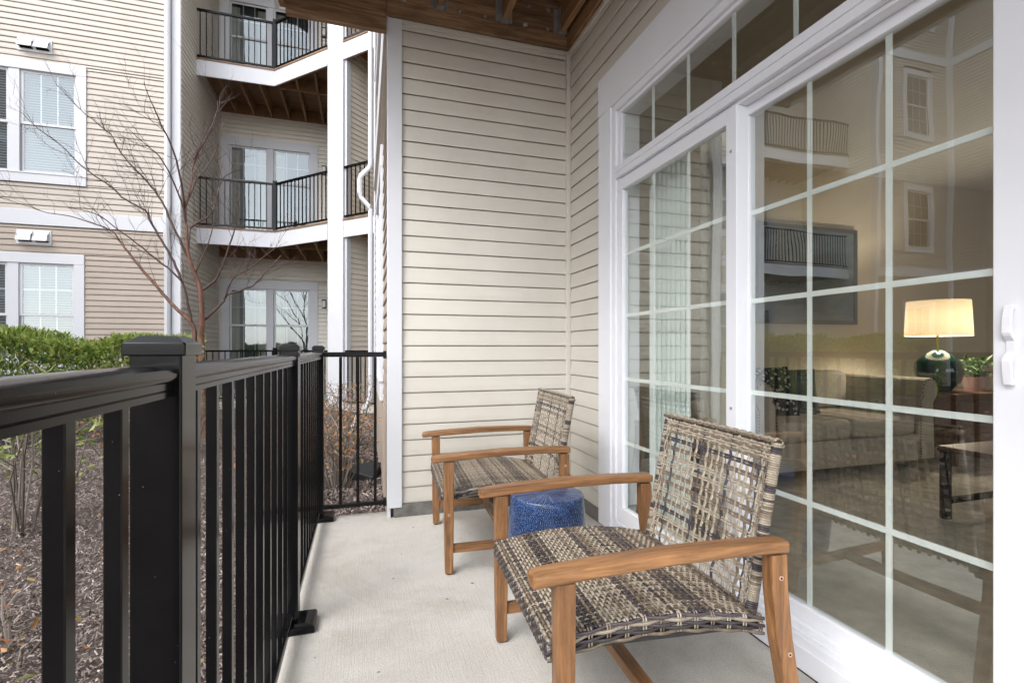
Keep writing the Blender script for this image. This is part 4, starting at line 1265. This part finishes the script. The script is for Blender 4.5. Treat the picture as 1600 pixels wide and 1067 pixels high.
# hedge: lumpy box of laurel along the far building
def hedge(label, p0, p1, depth, zb, zt, n, L):
    h = thing('hedge', label, 'hedge', ((p0[0] + p1[0]) / 2, (p0[1] + p1[1]) / 2, -0.12))
    a = np.array(p0); b = np.array(p1); t = b - a; LL = np.linalg.norm(t); t = t / LL; nn = np.array((-t[1], t[0]))
    if nn[1] > 0: nn = -nn                                # towards the patio
    s = nprs.rand(n); u = nprs.rand(n); w = nprs.rand(n)
    lump = 0.10 * np.sin(s * LL * 2.1 + 1) + 0.07 * np.sin(s * LL * 5.3) + 0.05 * np.sin(s * LL * 11 + u * 4)
    ht = zt + lump * 0.7
    side = nprs.rand(n)
    d = np.where(side < 0.38, u * depth, depth * (1 - 0.12 * w))   # on top / on the front face
    z = np.where(side < 0.38, ht - 0.16 * w ** 2, zb + (ht - zb) * u)
    edge = np.clip((d - depth * 0.7) / (depth * 0.3), 0, 1)
    z = np.where(side < 0.38, z - 0.14 * edge ** 2, z)
    d = d + lump * 0.6 + nprs.normal(0, 0.03, n)
    pos = np.stack([a[0] + t[0] * s * LL + nn[0] * d, a[1] + t[1] * s * LL + nn[1] * d, z], 1)
    dr = np.stack([nn[0] * (side >= 0.38) * 0.7 + nprs.normal(0, 0.55, n), nn[1] * (side >= 0.38) * 0.7 + nprs.normal(0, 0.55, n), 0.75 + nprs.normal(0, 0.45, n)], 1)
    leaf_mesh('foliage', M['laurel'], pos, unit(dr), L * (0.7 + 0.6 * nprs.rand(n)), L * 0.30, h, kind='stuff')
    st = MB()
    for k in range(int(LL * 10)):
        q = rnd.random() * LL; dd = rnd.uniform(0.1, depth * 0.9)
        x, y = a[0] + t[0] * q + nn[0] * dd, a[1] + t[1] * q + nn[1] * dd
        st.tube([(x, y, -0.14), (x + rnd.uniform(-.1, .1), y + rnd.uniform(-.1, .1), 0.4), (x + rnd.uniform(-.25, .25), y + rnd.uniform(-.25, .25), zt - 0.15)], [0.011, 0.008, 0.004], 5)
    st.build('stems', M['twig'], h, kind='stuff')
    return h
hedge('clipped green laurel hedge below the windows of the far building', (-8.2, 8.15), (-2.45, 9.0), 1.35, 0.16, 1.27, 36000, 0.085)

def shrub(label, c, r, h, nst, nl, mat, L, cat='shrub', name='shrub', wr=0.4, low=0.25, thick=1.0):
    s = thing(name, label, cat, (c[0], c[1], -0.12))
    tips = []
    mb = MB()
    for k in range(nst):
        a = rnd.random() * 2 * math.pi
        rr = r * math.sqrt(rnd.random())
        p0 = Vector((c[0] + 0.25 * rr * math.cos(a), c[1] + 0.25 * rr * math.sin(a), -0.13))
        p2 = Vector((c[0] + rr * math.cos(a), c[1] + rr * math.sin(a), -0.12 + h * rnd.uniform(0.55, 1.0)))
        p1 = (p0 + p2) / 2 + Vector((rnd.uniform(-.08, .08), rnd.uniform(-.08, .08), 0.05)) * h
        mb.tube([p0, p1, p2], [0.0065 * thick, 0.005 * thick, 0.0022 * thick], 5)
        for q in range(4):
            f = rnd.uniform(0.35, 1.0)
            b = p0.lerp(p1, f * 2) if f < .5 else p1.lerp(p2, f * 2 - 1)
            e = b + Vector((rnd.uniform(-1, 1), rnd.uniform(-1, 1), rnd.uniform(-0.1, 0.9))) * h * 0.24
            mb.tube([b, (b + e) / 2 + Vector((0, 0, 0.01)), e], [0.0035, 0.0026, 0.0012], 4)
            tips += [tuple(e), tuple((b + e) / 2)]
    mb.build('stems', M['twig'], s, kind='stuff')
    T = np.array(tips)
    T = T[T[:, 2] > -0.12 + h * low] if low else T
    idx = nprs.randint(0, len(T), nl)
    pos = T[idx] + nprs.normal(0, 0.028, (nl, 3))
    dr = nprs.normal(0, 1, (nl, 3)); dr[:, 2] += 0.25
    leaf_mesh('leaves', mat, pos, unit(dr), L * (0.6 + 0.7 * nprs.rand(nl)), L * wr, s, kind='stuff')
    return s
GB = 'leggy shrubs with orange leaves behind the railing'
for k, (x, y, r, h, lab) in enumerate(((-0.22, 4.55, 0.42, 0.75, 'leggy orange leaved shrub just behind the end of the railing'), (-0.55, 5.35, 0.55, 0.9, 'tallest orange leaved shrub in the mulch near the white column'),
                                     (-0.22, 6.25, 0.42, 0.85, 'orange leaved shrub beside the white downspout elbow'), (-0.85, 6.6, 0.5, 0.85, 'bare twiggy shrub behind the corner post of the railing'),
                                     (-0.62, 4.0, 0.38, 0.62, 'low twiggy shrub at the foot of the corner railing post'))):
    shrub(lab, (x, y), r, h, 34, 420, M['nandina'], 0.042)['group'] = GB
shrub('sparse shrub with grey stems and a few green leaves, left of the nearest balusters', (-2.2, 4.05), 0.45, 1.1, 16, 260, M['paleleaf'], 0.07, thick=1.25)
shrub('small green shrub at the foot of the bare tree', (-2.0, 6.6), 0.4, 1.22, 20, 420, M['paleleaf'], 0.055)
shrub('thin twiggy shrub in the mulch behind the near railing post', (-2.15, 5.6), 0.5, 0.95, 16, 120, M['nandina'], 0.045)
for (x, y, lab) in ((-1.35, 2.45, 'dry twig sprouting from the mulch behind the first balusters'), (-1.15, 1.75, 'dead white stalks lying in the mulch near the railing')):
    shrub(lab, (x, y), 0.35, 0.32, 9, 40, M['nandina'], 0.04, low=0)

# mulch chips, fallen leaves
def chips(name, label, mat, n, region, sx, sw, zoff=0.0, flat=0.5):
    pos = []
    R0 = nprs.rand(n, 2)
    xy = region(R0)
    keep = ~((xy[:, 0] > -0.385) & (xy[:, 1] < 3.495)) & ~((xy[:, 0] > 0.16) & (xy[:, 1] > 3.3))
    xy = xy[keep]; n = len(xy)
    L = sx * (0.5 + nprs.rand(n)); Wd = sw * (0.6 + 0.8 * nprs.rand(n))
    a = nprs.rand(n) * 2 * np.pi; tilt = nprs.normal(0, flat, n)
    d = np.stack([np.cos(a) * np.cos(tilt), np.sin(a) * np.cos(tilt), np.sin(tilt)], 1)
    s = np.stack([-np.sin(a), np.cos(a), nprs.normal(0, 0.4, n)], 1); s = unit(s)
    nm = np.cross(d, s)
    c = np.stack([xy[:, 0], xy[:, 1], -0.108 + zoff + 0.03 * nprs.rand(n) + 0.02 * np.sin(xy[:, 0] * 2.3) * np.sin(xy[:, 1] * 1.9)], 1)
    v = np.empty((n, 6, 3))
    for i, (p, q, r) in enumerate(((-.5, -.5, 0), (-.42, 0, .35), (-.5, .5, 0), (.5, -.4, 0), (.55, 0.05, .35), (.45, .45, 0))):
        v[:, i] = c + d * (p * L)[:, None] + s * (q * Wd)[:, None] + nm * (r * Wd)[:, None]
    b = np.arange(n)[:, None] * 6
    f = np.concatenate([b + [0, 3, 4, 1], b + [1, 4, 5, 2]], axis=1).reshape(-1, 4)
    me = bpy.data.meshes.new(name)
    me.vertices.add(n * 6); me.vertices.foreach_set('co', v.reshape(-1).astype(np.float32))
    me.loops.add(f.size); me.loops.foreach_set('vertex_index', f.astype(np.int32).ravel())
    me.polygons.add(len(f)); me.polygons.foreach_set('loop_start', np.arange(0, f.size, 4, dtype=np.int32))
    me.materials.append(mat); me.update(calc_edges=True)
    o = obj(name, me, None, kind='stuff')
    o['label'] = label
    return o
reg = lambda q: np.stack([-0.36 - 6.5 * q[:, 0] ** 1.7, 0.2 + 9.6 * q[:, 1] ** 1.5], 1)
chips('mulch', 'shredded brown bark mulch covering the planting bed', M['mulch'], 210000, reg, 0.022, 0.0068)
reg2 = lambda q: np.stack([-0.75 + 0.9 * q[:, 0], 3.45 + 5.2 * q[:, 1] ** 1.3], 1)
chips('mulch', 'shredded bark mulch behind the end of the patio', M['mulch'], 12000, reg2, 0.05, 0.012)
chips('fallen_leaves', 'small orange and yellow fallen leaves on the mulch', M['deadleaf'], 320, reg, 0.026, 0.016, 0.02)

# bare crape myrtle
LIMBS = {
    'T': [(-2.07, 7.4, 1.137), (-2.055, 7.347, 1.521), (-2.055, 7.296, 1.883), (-2.112, 7.262, 2.108), (-2.176, 7.218, 2.392), (-2.172, 7.176, 2.676), (-2.18, 7.139, 2.925), (-2.096, 7.091, 3.24), (-2.056, 7.049, 3.518), (-1.962, 7.014, 3.739)],
    'T2': [(-2.152, 7.4, 1.137), (-2.175, 7.407, 1.439), (-2.394, 7.415, 1.686), (-2.524, 7.42, 1.848), (-2.766, 7.43, 2.169), (-2.99, 7.44, 2.485), (-3.1, 7.445, 2.64), (-3.476, 7.457, 2.775), (-3.764, 7.466, 2.818), (-3.994, 7.473, 2.894), (-4.244, 7.481, 2.967)],
    'L2': [(-2.175, 7.407, 1.439), (-2.227, 7.387, 1.721), (-2.292, 7.365, 2.016), (-2.511, 7.341, 2.233), (-2.776, 7.311, 2.471), (-2.982, 7.288, 2.644), (-3.182, 7.266, 2.796), (-3.451, 7.24, 2.845)],
    'L3': [(-2.292, 7.365, 2.016), (-2.383, 7.38, 2.262), (-2.531, 7.398, 2.538), (-2.648, 7.413, 2.764), (-2.722, 7.423, 2.925), (-2.934, 7.439, 3.041), (-3.131, 7.456, 3.223), (-3.408, 7.478, 3.427), (-3.653, 7.501, 3.694), (-3.894, 7.521, 3.877), (-4.053, 7.537, 4.051)],
    'L5': [(-2.112, 7.262, 2.108), (-2.224, 7.284, 2.402), (-2.359, 7.306, 2.694), (-2.479, 7.328, 2.984), (-2.596, 7.344, 3.175), (-2.712, 7.358, 3.33), (-2.883, 7.377, 3.513), (-3.026, 7.396, 3.729), (-3.084, 7.406, 3.855), (-3.361, 7.435, 4.086), (-3.527, 7.454, 4.262), (-3.691, 7.473, 4.436)],
    'L6': [(-2.172, 7.176, 2.676), (-2.209, 7.097, 2.975), (-2.355, 6.963, 3.42), (-2.512, 6.887, 3.588), (-2.664, 6.816, 3.72)],
    'L7': [(-2.18, 7.139, 2.925), (-2.224, 6.972, 3.47), (-2.34, 6.841, 3.835), (-2.413, 6.756, 4.057), (-2.462, 6.682, 4.25)],
    'R1': [(-2.055, 7.4, 1.491), (-1.847, 7.461, 1.738), (-1.777, 7.487, 1.863), (-1.494, 7.548, 2.002), (-1.311, 7.599, 2.23), (-1.139, 7.648, 2.464)],
    'R1b': [(-1.787, 7.4, 1.819), (-1.688, 7.366, 2.075), (-1.451, 7.329, 2.234), (-1.179, 7.282, 2.481)],
    'R2': [(-2.055, 7.296, 1.883), (-1.886, 7.264, 2.019), (-1.774, 7.227, 2.252), (-1.659, 7.177, 2.581), (-1.576, 7.133, 2.875), (-1.567, 7.095, 3.13)],
    'R3': [(-2.176, 7.218, 2.392), (-2.157, 7.298, 2.706), (-1.948, 7.386, 2.945), (-1.881, 7.478, 3.319), (-1.802, 7.529, 3.517), (-1.628, 7.585, 3.625)],
    'R4': [(-2.112, 7.262, 2.108), (-2.016, 7.258, 2.327), (-1.942, 7.254, 2.546), (-1.883, 7.249, 2.848), (-1.881, 7.244, 3.145)],
    'R5': [(-2.18, 7.139, 2.925), (-2.086, 7.203, 3.277), (-1.891, 7.282, 3.69), (-1.766, 7.376, 4.251)],
    'R6': [(-2.056, 7.049, 3.518), (-1.829, 7.042, 4.025), (-1.785, 7.038, 4.304)],
}
tree = thing('bare_tree', 'bare multi stemmed crape myrtle with peeling red brown bark in front of the far building', 'tree', (-2.1, 7.4, -0.12))
def smooth_line(pl, n=4):
    P = [Vector(p) for p in pl]
    out = []
    for i in range(len(P) - 1):
        p0, p1, p2, p3 = P[max(i - 1, 0)], P[i], P[i + 1], P[min(i + 2, len(P) - 1)]
        for k in range(n):
            t = k / n
            out.append(0.5 * ((2 * p1) + (p2 - p0) * t + (2 * p0 - 5 * p1 + 4 * p2 - p3) * t * t + (3 * p1 - p0 - 3 * p2 + p3) * t ** 3))
    out.append(P[-1])
    return out
RAD = {'T': (0.050, 0.006), 'T2': (0.040, 0.0035), 'L2': (0.017, 0.0035), 'L3': (0.018, 0.004), 'L5': (0.018, 0.0035), 'L6': (0.013, 0.003), 'L7': (0.013, 0.003),
       'R1': (0.020, 0.006), 'R1b': (0.012, 0.006), 'R2': (0.018, 0.004), 'R3': (0.016, 0.004), 'R4': (0.012, 0.003), 'R5': (0.013, 0.003), 'R6': (0.012, 0.003)}
tw = MB()
def twig(p, d, L, r, lev):
    n = 4
    pts = [p]
    q = p.copy(); dd = d.copy()
    for i in range(n):
        dd = (dd + Vector((rnd.uniform(-1, 1), rnd.uniform(-1, 1), rnd.uniform(-.6, 1))) * 0.20).normalized()
        q = q + dd * (L / n); pts.append(q.copy())
        if lev > 0 and rnd.random() < 0.7:
            nd = (dd + Vector((rnd.uniform(-1, 1), rnd.uniform(-1, 1), rnd.uniform(-.5, 1))) * 0.75).normalized()
            twig(q.copy(), nd, L * rnd.uniform(0.4, 0.7), r * 0.65, lev - 1)
    tw.tube(pts, [r * (1 - 0.75 * i / n) for i in range(n + 1)], 4, cap=False)
for k, pl in LIMBS.items():
    r0, r1 = RAD[k]
    if k in ('T', 'T2'):
        pl = [(pl[0][0] + (0.06 if k == 'T' else -0.02), pl[0][1], -0.15), (pl[0][0] + 0.02, pl[0][1], 0.5)] + list(pl)
    P = smooth_line(pl, 4)
    n = len(P)
    jig = 0.006 if k not in ('T', 'T2') else 0.004
    P = [p + Vector((rnd.uniform(-1, 1), rnd.uniform(-1, 1), rnd.uniform(-1, 1))) * jig * (0 < i < n - 1) for i, p in enumerate(P)]
    if k in ('T', 'T2'):
        rad = [(r0 * (1 - i / n) ** 1.9 + r1) * rnd.uniform(0.9, 1.1) for i in range(n)]
    else:
        rad = [r0 + (r1 - r0) * (i / (n - 1)) for i in range(n)]
    MB().tube(P, rad, 9 if r0 > 0.03 else 6).build('trunk' if k in ('T', 'T2') else 'branch', M['bark'] if k == 'T' else M['branch'] if r0 < 0.03 else M['bark'], tree, smooth=True)
    for i in range(int(n * 0.22), n):
        if P[i].z < 1.9: continue
        if rnd.random() < 0.45:
            t = (P[min(i + 1, n - 1)] - P[i - 1]).normalized()
            nd = (t * 0.8 + Vector((rnd.uniform(-1, 1), rnd.uniform(-1, 1), rnd.uniform(-.6, 1.0))) * 0.8).normalized()
            twig(P[i].copy(), nd, rnd.uniform(0.2, 0.55), min(0.0040, rad[i] * 0.6), 2)
tw.build('twigs', M['branch'], tree, smooth=True, kind='stuff')

# black box lying on the mulch by the wall
bx = MB()
bx.loft([[(-0.15, -0.10, 0.0), (0.15, -0.10, 0.0), (0.15, 0.10, 0.0), (-0.15, 0.10, 0.0)], [(-0.14, -0.095, 0.08), (0.14, -0.095, 0.08), (0.14, 0.10, 0.16), (-0.14, 0.10, 0.16)]])
bt = bx.build('bait_station', M['blackp'], None, bevel=0.012, seg=3)
bt.location = (-0.02, 4.75, -0.085); bt.rotation_euler = (R(4), R(14), R(-22))
tag(bt, 'black plastic wedge shaped box lying on the mulch by the wall', 'box')

# bits blown onto the slab
lb = MB()
for (x, y) in ((0.36, 2.17), (0.14, 2.44), (0.62, 2.9), (0.5, 2.28), (0.05, 1.75), (0.95, 1.2), (0.3, 3.1), (-0.1, 3.3), (0.86, 0.95), (0.2, 2.72), (0.55, 3.22), (-0.13, 2.6), (-0.17, 1.9), (-0.1, 1.45), (1.2, 2.7), (1.3, 3.1)):
    a = rnd.random() * 6.3; L = rnd.uniform(0.004, 0.011)
    d = Vector((math.cos(a), math.sin(a), 0)) * L; e = Vector((-math.sin(a), math.cos(a), 0)) * L * 0.4
    c = Vector((x, y, 0.001))
    lb.add([tuple(c - d), tuple(c + e), tuple(c + d), tuple(c - e), tuple(c + Vector((0, 0, 0.004)))], [(0, 1, 4), (1, 2, 4), (2, 3, 4), (3, 0, 4)])
tag(lb.build('debris', M['twig'], None, kind='stuff'), 'dark crumbs of leaf and mulch scattered on the concrete patio')

_n = 140
_p = np.stack([5.33 + nprs.normal(0, 0.055, _n), 2.98 + nprs.normal(0, 0.055, _n), LZ + 0.12 + 0.16 * nprs.rand(_n)], 1)
_d = nprs.normal(0, 0.7, (_n, 3)); _d[:, 2] += 0.5
leaf_mesh('leaves', M['plant'], _p, unit(_d), 0.075 * (0.6 + 0.6 * nprs.rand(_n)), 0.028, pt_, kind='stuff')
